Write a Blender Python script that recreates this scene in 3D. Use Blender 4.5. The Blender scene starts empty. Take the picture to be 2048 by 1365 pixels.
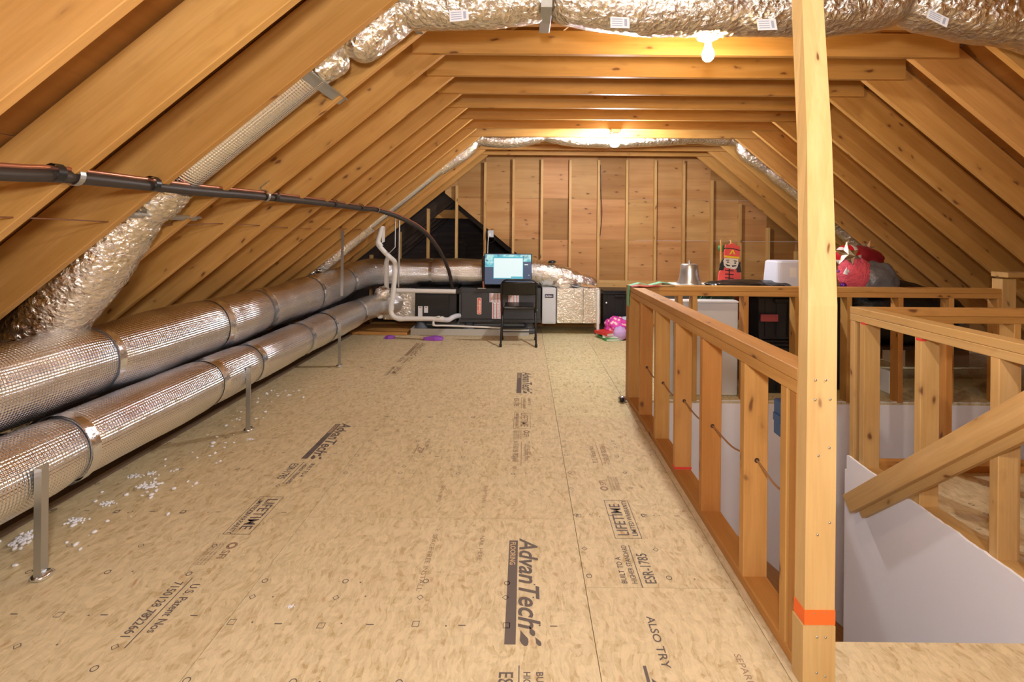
import bpy, math, random
from mathutils import Vector, Matrix, noise as mnoise
random.seed(7)
C = bpy.context.scene.collection
PI = math.pi
V = Vector

# ------------------------------------------------------------------ camera, world, lights, exposure
F = 970.0; CX = 1050.0; CY = 470.0; ROLL = 0.009; EYE = 1.30
cam_d = bpy.data.cameras.new('camera'); cam = bpy.data.objects.new('camera', cam_d); C.objects.link(cam)
cam_d.sensor_width = 36.0; cam_d.sensor_fit = 'HORIZONTAL'; cam_d.lens = 36.0*F/2048.0
cam_d.shift_x = -(CX-1024.0)/2048.0; cam_d.shift_y = (CY-682.5)/2048.0
cam_d.clip_start = 0.02
cam.matrix_world = Matrix.Translation((0, 0, EYE)) @ Matrix.Rotation(PI/2, 4, 'X') @ Matrix.Rotation(ROLL, 4, 'Z')
bpy.context.scene.camera = cam

wd = bpy.data.worlds.new('world'); bpy.context.scene.world = wd; wd.use_nodes = True
wd.node_tree.nodes['Background'].inputs[0].default_value = (0.8, 0.85, 1.0, 1)
wd.node_tree.nodes['Background'].inputs[1].default_value = 0.3

vs = bpy.context.scene.view_settings
bpy.context.scene.display_settings.display_device = 'sRGB'
vs.view_transform = 'Standard'; vs.look = 'None'; vs.gamma = 1.0; vs.use_curve_mapping = False
vs.exposure = 0.82

BULB_NEAR = 360.0      # emission strength of the glass bulbs
BULB_FAR = 900.0
BULB_BACK = 880.0
def lamp(name, loc, power, col, size):
    ld = bpy.data.lights.new(name, 'POINT'); ld.energy = power; ld.color = col; ld.shadow_soft_size = size
    lo = bpy.data.objects.new(name, ld); C.objects.link(lo); lo.location = loc
    return lo
lamp('camera_flash', (-0.05, -0.12, 1.62), 84, (.98, .97, 1.0), 0.10)   # the photographer's flash

# ------------------------------------------------------------------ helpers
def at(u, v, Y):
    """a point of the photograph at a known depth Y, in metres"""
    du, dv = u-CX, v-CY
    c, s = math.cos(ROLL), math.sin(ROLL)
    a = du*c + dv*s; b = -du*s + dv*c
    return V((a*Y/F, Y, EYE - b*Y/F))

WM = {}
def place(o, M, parent=None):
    C.objects.link(o)
    WM[o.name] = M
    if parent is not None:
        o.parent = parent
        o.matrix_basis = WM[parent.name].inverted() @ M
    else:
        o.matrix_basis = M
    return o

def tag(o, label=None, cat=None, group=None, kind=None):
    if label: o['label'] = label
    if cat: o['category'] = cat
    if group: o['group'] = group
    if kind: o['kind'] = kind
    return o

def thing(name, loc, label=None, cat=None, group=None, kind=None):
    o = bpy.data.objects.new(name, None); o.empty_display_size = 0.1
    place(o, Matrix.Translation(V(loc)))
    return tag(o, label, cat, group, kind)

class MB:
    def __init__(s): s.v = []; s.f = []; s.sm = []; s.uv = []; s.mi = []; s.cur = 0
    def add(s, vs, fs, smooth=False, uvs=None):
        o = len(s.v); s.v += [V(p) for p in vs]
        for k, f in enumerate(fs):
            s.f.append([i+o for i in f]); s.sm.append(smooth); s.mi.append(s.cur)
            s.uv.append(uvs[k] if uvs else None)
        return s
    def box(s, x0, x1, y0, y1, z0, z1, bev=0.0):
        if x0 > x1: x0, x1 = x1, x0
        if y0 > y1: y0, y1 = y1, y0
        if z0 > z1: z0, z1 = z1, z0
        if bev <= 0:
            vs = [(x, y, z) for x in (x0, x1) for y in (y0, y1) for z in (z0, z1)]
            fs = [(0,1,3,2),(4,6,7,5),(0,4,5,1),(2,3,7,6),(0,2,6,4),(1,5,7,3)]
            return s.add(vs, fs)
        b = min(bev, (x1-x0)*.45, (y1-y0)*.45, (z1-z0)*.45)
        def ring(z, i):
            a0, a1, c0, c1 = x0+i, x1-i, y0+i, y1-i
            return [(a0+b, c0, z), (a1-b, c0, z), (a1, c0+b, z), (a1, c1-b, z), (a1-b, c1, z), (a0+b, c1, z), (a0, c1-b, z), (a0, c0+b, z)]
        vs = ring(z0, b) + ring(z0+b, 0) + ring(z1-b, 0) + ring(z1, b)
        fs = [tuple(range(7, -1, -1)), tuple(range(24, 32))]
        for r in range(3):
            for i in range(8):
                j = (i+1) % 8
                fs.append((r*8+i, r*8+j, (r+1)*8+j, (r+1)*8+i))
        return s.add(vs, fs)
    def prism(s, pts, ext):
        n = len(pts); e = V(ext); P = [V(p) for p in pts]
        nrm = V((0, 0, 0))
        for i in range(n): nrm += P[i].cross(P[(i+1) % n])
        if nrm.dot(e) > 0: P.reverse()
        fs = [tuple(range(n)), tuple(range(2*n-1, n-1, -1))]
        for i in range(n):
            j = (i+1) % n
            fs.append((j, i, i+n, j+n))
        return s.add(P + [p+e for p in P], fs)
    def loft(s, rings, caps=True, smooth=False):
        n = len(rings[0]); vs = [p for r in rings for p in r]; fs = []
        for k in range(len(rings)-1):
            for i in range(n):
                j = (i+1) % n
                fs.append((k*n+i, k*n+j, (k+1)*n+j, (k+1)*n+i))
        s.add(vs, fs, smooth)
        if caps:
            s.add(rings[0], [tuple(range(n-1, -1, -1))]); s.add(rings[-1], [tuple(range(n))])
        return s
    def tube(s, path, r, seg=12, caps=True, smooth=True, disp=None, step=None, closed=False):
        P = [V(p) for p in path]
        if step:
            P = resample(P, step)
        n = len(P); T = []
        for i in range(n):
            if closed: t = P[(i+1) % n]-P[i-1]
            else: t = P[min(i+1, n-1)]-P[max(i-1, 0)]
            T.append(t.normalized())
        up = V((0, 0, 1))
        if abs(T[0].dot(up)) > .95: up = V((0, 1, 0))
        N = (up - T[0]*up.dot(T[0])).normalized()
        d = 0.0; rings = []; D = []
        for i in range(n):
            if i:
                d += (P[i]-P[i-1]).length
                N = (N - T[i]*N.dot(T[i])).normalized()
            B = T[i].cross(N); D.append(d)
            rr = r(d, i/(n-1)) if callable(r) else r
            ring = []
            for k in range(seg):
                a = 2*PI*k/seg
                q = N*math.cos(a)+B*math.sin(a)
                x = rr
                if disp: x = rr + disp(P[i]+q*rr, d, a)
                ring.append(P[i]+q*x)
            rings.append(ring)
        vs = [p for g in rings for p in g]; fs = []; uvs = []
        rad = r(0, 0) if callable(r) else r
        m = n if closed else n-1
        for i in range(m):
            i2 = (i+1) % n
            for k in range(seg):
                j = (k+1) % seg
                fs.append((i*seg+k, i*seg+j, i2*seg+j, i2*seg+k))
                u0, u1 = k/seg*2*PI*rad, (k+1)/seg*2*PI*rad
                d2 = D[i2] if i2 > i else D[i]+.01
                uvs.append([(u0, D[i]), (u1, D[i]), (u1, d2), (u0, d2)])
        s.add(vs, fs, smooth, uvs)
        if caps and not closed:
            s.add(rings[0], [tuple(range(seg-1, -1, -1))]); s.add(rings[-1], [tuple(range(seg))])
        return s
    def lathe(s, prof, c, seg=24, axis=None, smooth=True):
        c = V(c); ax = V(axis).normalized() if axis else V((0, 0, 1))
        u = V((1, 0, 0)) if abs(ax.x) < .9 else V((0, 1, 0))
        u = (u-ax*u.dot(ax)).normalized(); w = ax.cross(u)
        rings = [[c+ax*z+(u*math.cos(2*PI*k/seg)+w*math.sin(2*PI*k/seg))*max(r, 1e-4) for k in range(seg)] for r, z in prof]
        return s.loft(rings, True, smooth)
    def ball(s, c, r, seg=20, rings=12, disp=None):
        c = V(c); R = r if hasattr(r, '__len__') else (r, r, r)
        vs = []; fs = []
        for i in range(rings+1):
            th = PI*i/rings
            for k in range(seg):
                ph = 2*PI*k/seg
                d = V((math.sin(th)*math.cos(ph), math.sin(th)*math.sin(ph), math.cos(th)))
                m = 1.0 + (disp(d) if disp else 0)
                vs.append(c+V((d.x*R[0]*m, d.y*R[1]*m, d.z*R[2]*m)))
        for i in range(rings):
            for k in range(seg):
                j = (k+1) % seg
                fs.append((i*seg+k, (i+1)*seg+k, (i+1)*seg+j, i*seg+j))
        return s.add(vs, fs, True)
    def build(s, name, mat, parent=None, origin=None, mats=None):
        xs = [p.x for p in s.v]; ys = [p.y for p in s.v]; zs = [p.z for p in s.v]
        if origin is None: origin = V(((min(xs)+max(xs))/2, (min(ys)+max(ys))/2, min(zs)))
        o = V(origin)
        me = bpy.data.meshes.new(name)
        me.from_pydata([p-o for p in s.v], [], s.f)
        me.polygons.foreach_set('use_smooth', s.sm)
        if any(u is not None for u in s.uv):
            lay = me.uv_layers.new(name='UVMap'); li = 0
            for f, u in zip(s.f, s.uv):
                for k in range(len(f)):
                    if u: lay.data[li].uv = u[k]
                    li += 1
        for m in (mats or [mat]): me.materials.append(m)
        if mats: me.polygons.foreach_set('material_index', s.mi)
        ob = bpy.data.objects.new(name, me)
        return place(ob, Matrix.Translation(o), parent)

def resample(P, step):
    out = [P[0]]
    for i in range(len(P)-1):
        L = (P[i+1]-P[i]).length; n = max(1, int(round(L/step)))
        for k in range(1, n+1): out.append(P[i].lerp(P[i+1], k/n))
    return out
def smooth_path(P, sub=8):
    """Catmull-Rom through the points"""
    P = [V(p) for p in P]; out = []
    for i in range(len(P)-1):
        p0 = P[i-1] if i else P[0]*2-P[1]; p1 = P[i]; p2 = P[i+1]; p3 = P[i+2] if i+2 < len(P) else P[-1]*2-P[-2]
        for k in range(sub):
            t = k/sub
            out.append(0.5*((2*p1)+(p2-p0)*t+(2*p0-5*p1+4*p2-p3)*t*t+(3*p1-p0-3*p2+p3)*t**3))
    out.append(P[-1]); return out

LC = {}
def lumber(name, p0, p1, w, t, up, mat, parent=None, cham=0.0025):
    """board from p0 to p1; w along 'up', t across; local X runs with the grain"""
    p0, p1 = V(p0), V(p1); L = (p1-p0).length
    key = (round(L, 4), w, t, mat.name)
    if key not in LC:
        me = bpy.data.meshes.new(name); c = cham; a, b = w/2, t/2
        sec = [(-b+c, -a), (b-c, -a), (b, -a+c), (b, a-c), (b-c, a), (-b+c, a), (-b, a-c), (-b, -a+c)]
        vs = [(0, y, z) for y, z in sec]+[(L, y, z) for y, z in sec]
        fs = [tuple(range(7, -1, -1)), tuple(range(8, 16))]+[(i, (i+1) % 8, (i+1) % 8+8, i+8) for i in range(8)]
        me.from_pydata(vs, [], fs); me.materials.append(mat); LC[key] = me
    X = (p1-p0).normalized(); Z = V(up); Z = (Z-X*Z.dot(X)).normalized(); Y = Z.cross(X)
    M = Matrix((( X.x, Y.x, Z.x, p0.x), (X.y, Y.y, Z.y, p0.y), (X.z, Y.z, Z.z, p0.z), (0, 0, 0, 1)))
    return place(bpy.data.objects.new(name, LC[key]), M, parent)

def copy_obj(o, M, parent):
    c = o.copy(); return place(c, M, parent)

def fbm(p, s, n=3):
    x = 0; a = 1; q = V(p)*s
    for _ in range(n):
        x += a*mnoise.noise(q); a *= .5; q = q*2.1
    return x

# ------------------------------------------------------------------ materials
def mat(name, col=(.8, .8, .8), rough=.5, metal=0.0, emit=None, es=0, spec=.5, trans=0, bump=None):
    m = bpy.data.materials.new(name); m.use_nodes = True
    b = m.node_tree.nodes['Principled BSDF']
    b.inputs['Base Color'].default_value = (*col, 1); b.inputs['Roughness'].default_value = rough
    b.inputs['Metallic'].default_value = metal; b.inputs['Specular IOR Level'].default_value = spec
    if trans: b.inputs['Transmission Weight'].default_value = trans
    if emit: b.inputs['Emission Color'].default_value = (*emit, 1); b.inputs['Emission Strength'].default_value = es
    if bump:
        N = Nodes(m); t = N.tc('Object'); n = N.noise(t, bump[0], 4)
        N.bump(n, bump[1], bump[2] if len(bump) > 2 else .01)
    return m
class Nodes:
    def __init__(s, m): s.t = m.node_tree; s.n = s.t.nodes; s.l = s.t.links; s.b = s.n['Principled BSDF']
    def new(s, ty, **k):
        x = s.n.new(ty)
        for a, b in k.items(): setattr(x, a, b)
        return x
    def tc(s, out='Object'): return s.new('ShaderNodeTexCoord').outputs[out]
    def link(s, a, b): s.l.new(a, b)
    def mapping(s, vec, sc=(1, 1, 1), loc=None, rot=(0, 0, 0)):
        x = s.new('ShaderNodeMapping'); s.link(vec, x.inputs['Vector']); x.inputs['Scale'].default_value = sc; x.inputs['Rotation'].default_value = rot
        if loc is not None: s.link(loc, x.inputs['Location'])
        return x.outputs[0]
    def noise(s, vec, sc, det=4, rough=.55, dist=0):
        x = s.new('ShaderNodeTexNoise'); s.link(vec, x.inputs['Vector']); x.inputs['Scale'].default_value = sc
        x.inputs['Detail'].default_value = det; x.inputs['Roughness'].default_value = rough; x.inputs['Distortion'].default_value = dist
        return x.outputs[0]
    def voro(s, vec, sc, out='Distance', rnd=1):
        x = s.new('ShaderNodeTexVoronoi'); s.link(vec, x.inputs['Vector']); x.inputs['Scale'].default_value = sc
        x.inputs['Randomness'].default_value = rnd
        return x.outputs[out]
    def ramp(s, fac, stops):
        x = s.new('ShaderNodeValToRGB'); s.link(fac, x.inputs[0]); e = x.color_ramp.elements
        while len(e) > 1: e.remove(e[-1])
        e[0].position = stops[0][0]; c = stops[0][1]; e[0].color = (*c, 1) if len(c) == 3 else c
        for p, c in stops[1:]:
            k = e.new(p); k.color = (*c, 1)
        return x.outputs[0]
    def mix(s, fac, a, b, mode='MIX'):
        x = s.new('ShaderNodeMix', data_type='RGBA', blend_type=mode)
        for i, val in ((0, fac), (6, a), (7, b)):
            if isinstance(val, (int, float)): x.inputs[i].default_value = val
            elif isinstance(val, tuple): x.inputs[i].default_value = (*val, 1)
            else: s.link(val, x.inputs[i])
        return x.outputs[2]
    def math(s, op, a, b=0.0, c=None):
        x = s.new('ShaderNodeMath', operation=op)
        for i, val in enumerate((a, b) if c is None else (a, b, c)):
            if isinstance(val, (int, float)): x.inputs[i].default_value = val
            else: s.link(val, x.inputs[i])
        return x.outputs[0]
    def rnd(s): return s.new('ShaderNodeObjectInfo').outputs['Random']
    def color(s, c): s.link(c, s.b.inputs['Base Color'])
    def bump(s, h, st, dist=.01):
        x = s.new('ShaderNodeBump'); s.link(h, x.inputs['Height']); x.inputs['Strength'].default_value = st; x.inputs['Distance'].default_value = dist
        s.link(x.outputs[0], s.b.inputs['Normal'])

def wood(name, light, dark, knot=(.16, .06, .02), rough=.55, knots=1.0, gs=1.0, tint=.18):
    m = mat(name, light, rough, spec=.35); N = Nodes(m)
    o = N.tc('Object'); r = N.rnd(); off = N.math('MULTIPLY', r, 57.0)
    g = N.mapping(o, (1.1*gs, 14*gs, 14*gs), off)
    n1 = N.noise(g, 1.0, 4, .5, .6)
    g2 = N.mapping(o, (3*gs, 75*gs, 75*gs), off)
    n2 = N.noise(g2, 1.5, 3)
    n3x = N.new('ShaderNodeTexNoise'); N.link(o, n3x.inputs['Vector']); n3x.inputs['Scale'].default_value = 9; n3c = n3x.outputs[1]
    n3 = N.noise(N.mapping(o, (1, 1, 1), off), 2.2, 2)
    base = N.ramp(n1, [(.32, dark), (.5, tuple((a+b)/2 for a, b in zip(light, dark))), (.66, light)])
    base = N.mix(.13, base, N.ramp(n2, [(.35, (.45, .42, .4)), (.6, (1, 1, 1))]), 'MULTIPLY')
    base = N.mix(.5, base, N.ramp(n3, [(.3, (.78, .72, .66)), (.65, (1.0, 1.0, 1.0))]), 'MULTIPLY')
    tn = N.ramp(r, [(0, (1-tint, 1-tint*1.25, 1-tint*1.6)), (.5, (1, 1, 1)), (1, (1, 1-tint*.35, 1-tint*.2))])
    base = N.mix(1.0, base, tn, 'MULTIPLY')
    if knots:
        k = N.voro(N.mapping(N.mix(.03, o, n3c, 'LINEAR_LIGHT'), (4.2, 11, 11), off), 1.0)
        kf = N.ramp(k, [(.06*knots, (.95, .95, .95)), (.10*knots, (.5, .5, .5)), (.13*knots, (.15, .15, .15)), (.26*knots, (0, 0, 0))])
        base = N.mix(kf, base, knot)
    N.color(base); N.bump(n2, .25, .0015)
    return m
PINE = wood('pine_lumber', (.65, .365, .112), (.54, .282, .070))
PINE_P = wood('pine_pale', (.70, .46, .19), (.61, .37, .13), tint=.10)
PINE_R = wood('pine_red', (.60, .29, .075), (.49, .22, .05), tint=.15)
PINE_D = wood('shade_dark_lumber', (.065, .036, .020), (.030, .017, .010))  # pine with shade put into its colour, for the unlit attic beyond
PLY = wood('plywood_sheet', (.62, .375, .15), (.47, .245, .08), knot=(.14, .05, .018), knots=1.0, gs=.45, tint=.36, rough=.6)
ROOFPLY = wood('roof_plywood', (.44, .21, .055), (.34, .145, .03), knots=.6, gs=.4, tint=.2)

def osb(name, ca, cb, cc):
    m = mat(name, ca, .62, spec=.3); N = Nodes(m)
    o = N.tc('Object'); off = N.math('MULTIPLY', N.rnd(), 31.0)
    w = N.new('ShaderNodeTexNoise'); N.link(o, w.inputs['Vector']); w.inputs['Scale'].default_value = 7.0; w.inputs['Detail'].default_value = 4
    wc = N.mix(.05, N.mapping(o, (1, 1, 1), off), w.outputs[1], 'LINEAR_LIGHT')
    def cell(sc, rot):
        v = N.voro(N.mapping(wc, sc, rot=(0, 0, rot)), 1.0, 'Color'); q = N.new('ShaderNodeSeparateColor'); N.link(v, q.inputs[0]); return q.outputs[0]
    f = N.math('ADD', N.math('MULTIPLY', cell((75, 26, 40), .25), .20), N.math('MULTIPLY', cell((60, 24, 40), -.5), .16))
    f = N.math('ADD', f, N.math('MULTIPLY', cell((34, 60, 40), .1), .10))
    f = N.math('ADD', f, N.math('MULTIPLY', N.noise(N.mapping(wc, (150, 24, 10)), 1.0, 4, .65), .46))
    f = N.math('ADD', f, N.math('MULTIPLY', N.noise(N.mapping(wc, (34, 13, 10)), 1.0, 6, .75), .22))
    c = N.ramp(f, [(.36, cc), (.45, cb), (.57, ca), (.72, tuple(min(1, x*1.12) for x in ca))])
    big = N.noise(o, 1.3, 3)
    c = N.mix(.35, c, N.ramp(big, [(.3, (.88, .83, .76)), (.65, (1, 1, 1))]), 'MULTIPLY')
    sp = N.voro(N.mapping(wc, (15, 6, 9)), 1.0)
    sf = N.ramp(sp, [(.05, (.5, .5, .5)), (.14, (0, 0, 0))])
    c = N.mix(sf, c, (.44, .20, .075))
    c = N.mix(1.0, c, N.ramp(N.rnd(), [(0, (.96, .95, .93)), (1, (1, 1, 1))]), 'MULTIPLY')
    N.color(c); N.bump(f, .2, .0015); return m
OSB = osb('subfloor_osb', (.655, .54, .335), (.585, .465, .265), (.49, .355, .18))
OSB_Y = osb('subfloor_osb_pale', (.67, .59, .355), (.61, .51, .28), (.46, .35, .17))

def foil(name, tintc=(.80, .79, .76), rough=.2, kind='crinkle', st=.6):
    m = mat(name, tintc, rough, 1.0); N = Nodes(m)
    if kind == 'dimple':
        uv = N.tc('UV'); s = N.new('ShaderNodeSeparateXYZ'); N.link(uv, s.inputs[0])
        a = N.math('SINE', N.math('MULTIPLY', N.math('ADD', s.outputs[0], s.outputs[1]), 2*PI/.026))
        b = N.math('SINE', N.math('MULTIPLY', N.math('SUBTRACT', s.outputs[0], s.outputs[1]), 2*PI/.026))
        h = N.math('MULTIPLY', a, b)
        h = N.math('ADD', h, N.math('MULTIPLY', N.noise(uv, 14, 3), .9))
        N.bump(h, st, .0022)
    else:
        o = N.tc('Object')
        n = N.noise(o, 26, 5, .6, 1.5); v = N.voro(o, 42)
        h = N.math('ADD', n, N.math('MULTIPLY', v, .5))
        N.bump(h, st, .014)
    o2 = N.tc('Object'); d = N.noise(o2, 7, 4)
    N.link(N.ramp(d, [(.35, (rough*.9,)*3), (.7, (rough*1.25,)*3)]), N.b.inputs['Roughness'])
    # a little dust dulls the metal where it has settled
    N.color(N.mix(.12, tintc, N.ramp(d, [(.3, (.62, .57, .52)), (.6, (1, 1, 1))]), 'MULTIPLY'))
    return m
FOIL_W = foil('foil_bubble_wrap', (.92, .95, 1.0), .18, 'dimple', .58)
FOIL_C = foil('foil_flex_jacket', (.90, .87, .78), .16, 'crinkle', .75)
FOIL_S = foil('foil_tape_smooth', (.86, .92, .99), .16, 'crinkle', .16)
FOIL_B = foil('foil_board_facing', (.90, .89, .84), .2, 'crinkle', .5)
FOIL_D = foil('foil_dark_flex', (.42, .36, .33), .2, 'crinkle', .5)
GALV = mat('galvanised_steel', (.50, .51, .50), .38, .9, bump=(40, .15, .003))
WHITE = mat('drywall_white', (.88, .86, .89), .7, bump=(14, .25, .006))
TANP = mat('bare_board_tan', (.60, .42, .22), .6)
INK = mat('printing_ink', (.13, .10, .085), .7)
INK_F = mat('printing_ink_faint', (.33, .22, .13), .7)
BLACK = mat('black_plastic', (.012, .012, .013), .35)
BLACK_M = mat('black_painted_steel', (.010, .010, .011), .28)
CHAR = mat('charcoal_sheet_metal', (.045, .046, .05), .42)
RUBBER = mat('black_insulation_foam', (.03, .022, .018), .5)
COPPER = mat('copper_tube', (.50, .22, .14), .32, .8)
PVC = mat('pvc_white', (.80, .78, .74), .35)
GREYM = mat('light_grey_metal', (.58, .60, .63), .4)
PAPER = mat('white_label', (.85, .85, .86), .6)
RED = mat('red_ink', (.75, .06, .05), .5)
ORANGE = mat('orange_spray_paint', (.95, .16, .02), .6)
DARKGAP = mat('dark_joist_space', (.06, .035, .02), .9)

# ------------------------------------------------------------------ roof numbers
SL = .825; TIEZ = 2.38; XL = -.54; XR = 2.36; XC = (XL+XR)/2; SP = .4064
RW = .235; cosS = 1/math.sqrt(1+SL*SL)
def under_l(x): return TIEZ + SL*(x-XL)
def under_r(x): return TIEZ - SL*(x-XR)
TIE_Y = [2.886 + k*SP for k in range(-13, 10)]       # near face of every collar tie
Y_WALL = 6.93; Y_FRONT = -2.75

# ------------------------------------------------------------------ floor
floor = MB()
for b in ((-3.6, .93, Y_FRONT, 7.0), (.93, 5.3, Y_FRONT, 1.55), (1.868, 5.3, 1.55, 2.765), (.93, 5.3, 3.855, 7.0), (4.42, 5.3, 2.765, 3.855)):
    floor.box(b[0], b[1], b[2], b[3], -.28, -.022)
floor_o = tag(floor.build('floor', DARKGAP, origin=(0, 0, 0)), kind='structure')
def text_mb(body, size, loc, ang, mb, z, bold=0.0, shear=0.0, sx=1.0, sz=1.0, align='LEFT'):
    cu = bpy.data.curves.new('t', 'FONT'); cu.body = body; cu.size = size; cu.offset = bold; cu.shear = shear
    cu.resolution_u = 3; cu.align_x = align
    ob = bpy.data.objects.new('t', cu); C.objects.link(ob)
    bpy.context.view_layer.update()
    me = ob.evaluated_get(bpy.context.evaluated_depsgraph_get()).to_mesh()
    c, s = math.cos(ang), math.sin(ang)
    vs = []
    for v in me.vertices:
        x, y = v.co.x*sx, v.co.y*sz
        vs.append(loc(x*c-y*s, x*s+y*c, z))
    mb.add(vs, [tuple(p.vertices) for p in me.polygons])
    bpy.data.objects.remove(ob); bpy.data.curves.remove(cu)
def rectmark(mb, x0, x1, y0, y1, z=.0007):
    mb.add([(x0, y0, z), (x1, y0, z), (x1, y1, z), (x0, y1, z)], [(0, 1, 2, 3)])
def ringmark(mb, x, y, r, n, w=.0031, a0=0, z=.0007):
    vs = []
    for k in range(n):
        a = a0+2*PI*k/n
        for q in (r, r-w): vs.append((x+q*math.cos(a), y+q*math.sin(a), z))
    mb.add(vs, [(2*k, (2*k+2) % (2*n), (2*k+3) % (2*n), 2*k+1) for k in range(n)])
def panel_marks(x0, x1, y0, y1, seam, pan, dense=True):
    mb = MB(); xs = [x0+.02+k*.3048 for k in range(int((x1-x0)/.3048)+1) if x0+.02+k*.3048 < x1-.02]
    rows = [(seam-.4064*k, 'c') for k in range(0, 6)]+[(seam-.4877*k, 'd') for k in range(1, 5)]+[(seam-.6096*k, 's') for k in range(1, 4)]
    for y, t in rows:
        if not (y0+.03 < y < y1-.02): continue
        for x in xs:
            xx = x+random.uniform(-.008, .008); yy = y+random.uniform(-.006, .006)
            if t == 'c': ringmark(mb, xx, yy, .0115, 10)
            elif t == 'd': ringmark(mb, xx, yy, .0125, 4)
            else: ringmark(mb, xx, yy, .0165, 4, a0=PI/4)
            if t == 's' and x+.16 < x1: rectmark(mb, x+.145, x+.17, y-.002, y+.002)
            if random.random() < .5:
                dx = x+random.uniform(.05, .12)
                if dx < x1-.02: ringmark(mb, dx, yy+random.uniform(-.01, .01), .0035, 6, .0034)
    if mb.v: tag(mb.build('guide_marks', INK, pan), kind='stuff')
def fpanel(x0, x1, y0, y1, m=None, seam=None, marks=True):
    b = MB().box(x0+.0012, x1-.0012, y0+.0012, y1-.0012, -.018, 0)
    p = b.build('floor_panel', m or OSB, floor_o)
    if marks: panel_marks(x0, x1, y0, y1, seam if seam is not None else y1, p)
    return p
PA = [fpanel(-2.2, -.985, *y) for y in ((Y_FRONT, 1.03), (1.03, 3.47), (3.47, 5.91))]; fpanel(-2.2, -.985, 5.91, 6.93)
PB = [fpanel(-.985, .235, *y) for y in ((Y_FRONT, -.22), (-.22, 2.22), (2.22, 4.66))]; fpanel(-.985, .235, 4.66, 6.93)
PCn = fpanel(.235, .792, Y_FRONT, 1.79, seam=1.79); PCm = fpanel(.235, .792, 1.79, 3.47); PCf = fpanel(.235, .792, 3.47, 5.91, OSB_Y)
fpanel(.792, .93, 1.56, 3.83, marks=False); fpanel(.792, 1.455, 3.83, 5.91, OSB_Y, marks=False); fpanel(.235, 1.455, 5.91, 6.93, OSB_Y, marks=False)
for x0, x1 in ((1.455, 2.675), (2.675, 3.895), (3.895, 5.2)):
    for y0, y1 in ((3.83, 5.91), (5.91, 6.93)): fpanel(x0, x1, y0, y1, OSB_Y, marks=False)
fpanel(.792, 2.0, Y_FRONT, 1.56, seam=1.63); fpanel(2.0, 3.22, Y_FRONT, 1.56); fpanel(3.22, 5.2, Y_FRONT, 1.56)
fpanel(1.866, 3.22, 1.56, 2.78); fpanel(3.22, 5.2, 1.56, 2.78, marks=False); fpanel(4.42, 5.2, 2.78, 3.83, marks=False)

def stamp(pan, X, Y, d, items):
    """d=-1: reads towards the camera (letter tops to +X); d=+1: reads away (tops to -X)"""
    mb = MB(); ang = -PI/2 if d < 0 else PI/2
    for it in items:
        k = it[0]
        # local x = along reading, local y = towards letter tops
        def loc(x, y, z, it=it): return V((X+x, Y+y, z))
        def L(ax, ay):
            return (X+(ay if d < 0 else -ay), Y+(-ax if d < 0 else ax))
        if k == 't':
            _, body, ax, ay, size, bold, shear, sx = it[:8]
            px, py = L(ax, ay)
            text_mb(body, size, lambda x, y, z, px=px, py=py: V((px+x, py+y, z)), ang, mb, .0008, bold, shear, sx)
        elif k == 'r':
            _, a0, a1, b0, b1 = it
            p, q = L(a0, b0), L(a1, b1); rectmark(mb, min(p[0], q[0]), max(p[0], q[0]), min(p[1], q[1]), max(p[1], q[1]))
        elif k == 'box':
            _, a0, a1, b0, b1, w = it
            for r in ((a0, a1, b0, b0+w), (a0, a1, b1-w, b1), (a0, a0+w, b0, b1), (a1-w, a1, b0, b1)):
                p, q = L(r[0], r[2]), L(r[1], r[3]); rectmark(mb, min(p[0], q[0]), max(p[0], q[0]), min(p[1], q[1]), max(p[1], q[1]))
        elif k == 'drop':
            _, ax, ay, ln, wd, an = it
            vs = []
            for i in range(14):
                a = 2*PI*i/14; lx = math.cos(a)*ln/2; ly = math.sin(a)*wd/2*(1.3 if lx < 0 else 1)*(1-max(0, lx)/(ln*.56))
                px, py = L(ax+lx*math.cos(an)-ly*math.sin(an), ay+lx*math.sin(an)+ly*math.cos(an)); vs.append((px, py, .0008))
            mb.add(vs, [tuple(range(14))])
        elif k == 'o':
            px, py = L(it[1], it[2]); ringmark(mb, px, py, it[3], 12, it[4])
    return mb
def brand(pan, X, Y, ln, m=None):
    s = ln/.53
    mb = stamp(pan, X, Y, -1, [('t', 'AdvanTech', 0, .002*s, .104*s, .0018*s, .28, .98),
        ('r', .012*s, ln, -.042*s, -.006*s),
        ('drop', ln-.052*s, .045*s, .042*s, .015*s, PI+.35), ('drop', ln-.025*s, .018*s, .065*s, .022*s, PI+.3), ('drop', ln-.012*s, .064*s, .038*s, .013*s, PI+.45)])
    o = mb.build('printed_lettering', m or INK, pan)
    m2 = stamp(pan, X, Y, -1, [('t', 'FLOORING', .022*s, -.036*s, .030*s, .0006, 0, .95)])
    for p in m2.v: p.z = .0012
    m2.build('reversed_lettering', TANP, pan)
    return o
def lifetime(pan, X, Y, d, m=None):
    return stamp(pan, X, Y, d, [('box', 0, .30, -.055, .062, .0028), ('t', 'LIFETIME', .018, -.005, .072, .0006, 0, .90), ('t', 'LIMITED WARRANTY', .018, -.042, .032, .0004, 0, .92)]).build('printed_lettering', m or INK, pan)
def esr(pan, X, Y, d, m=None):
    return stamp(pan, X, Y, d, [('t', 'BUILT TO A', .01, .050, .030, .0004, 0, .95), ('t', 'HIGHER STANDARD', .01, .012, .030, .0003, 0, .82), ('r', -.01, .235, -.003, .0005), ('t', 'ESR-1785', .01, -.060, .060, .0006, 0, .75)]).build('printed_lettering', m or INK, pan)
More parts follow.
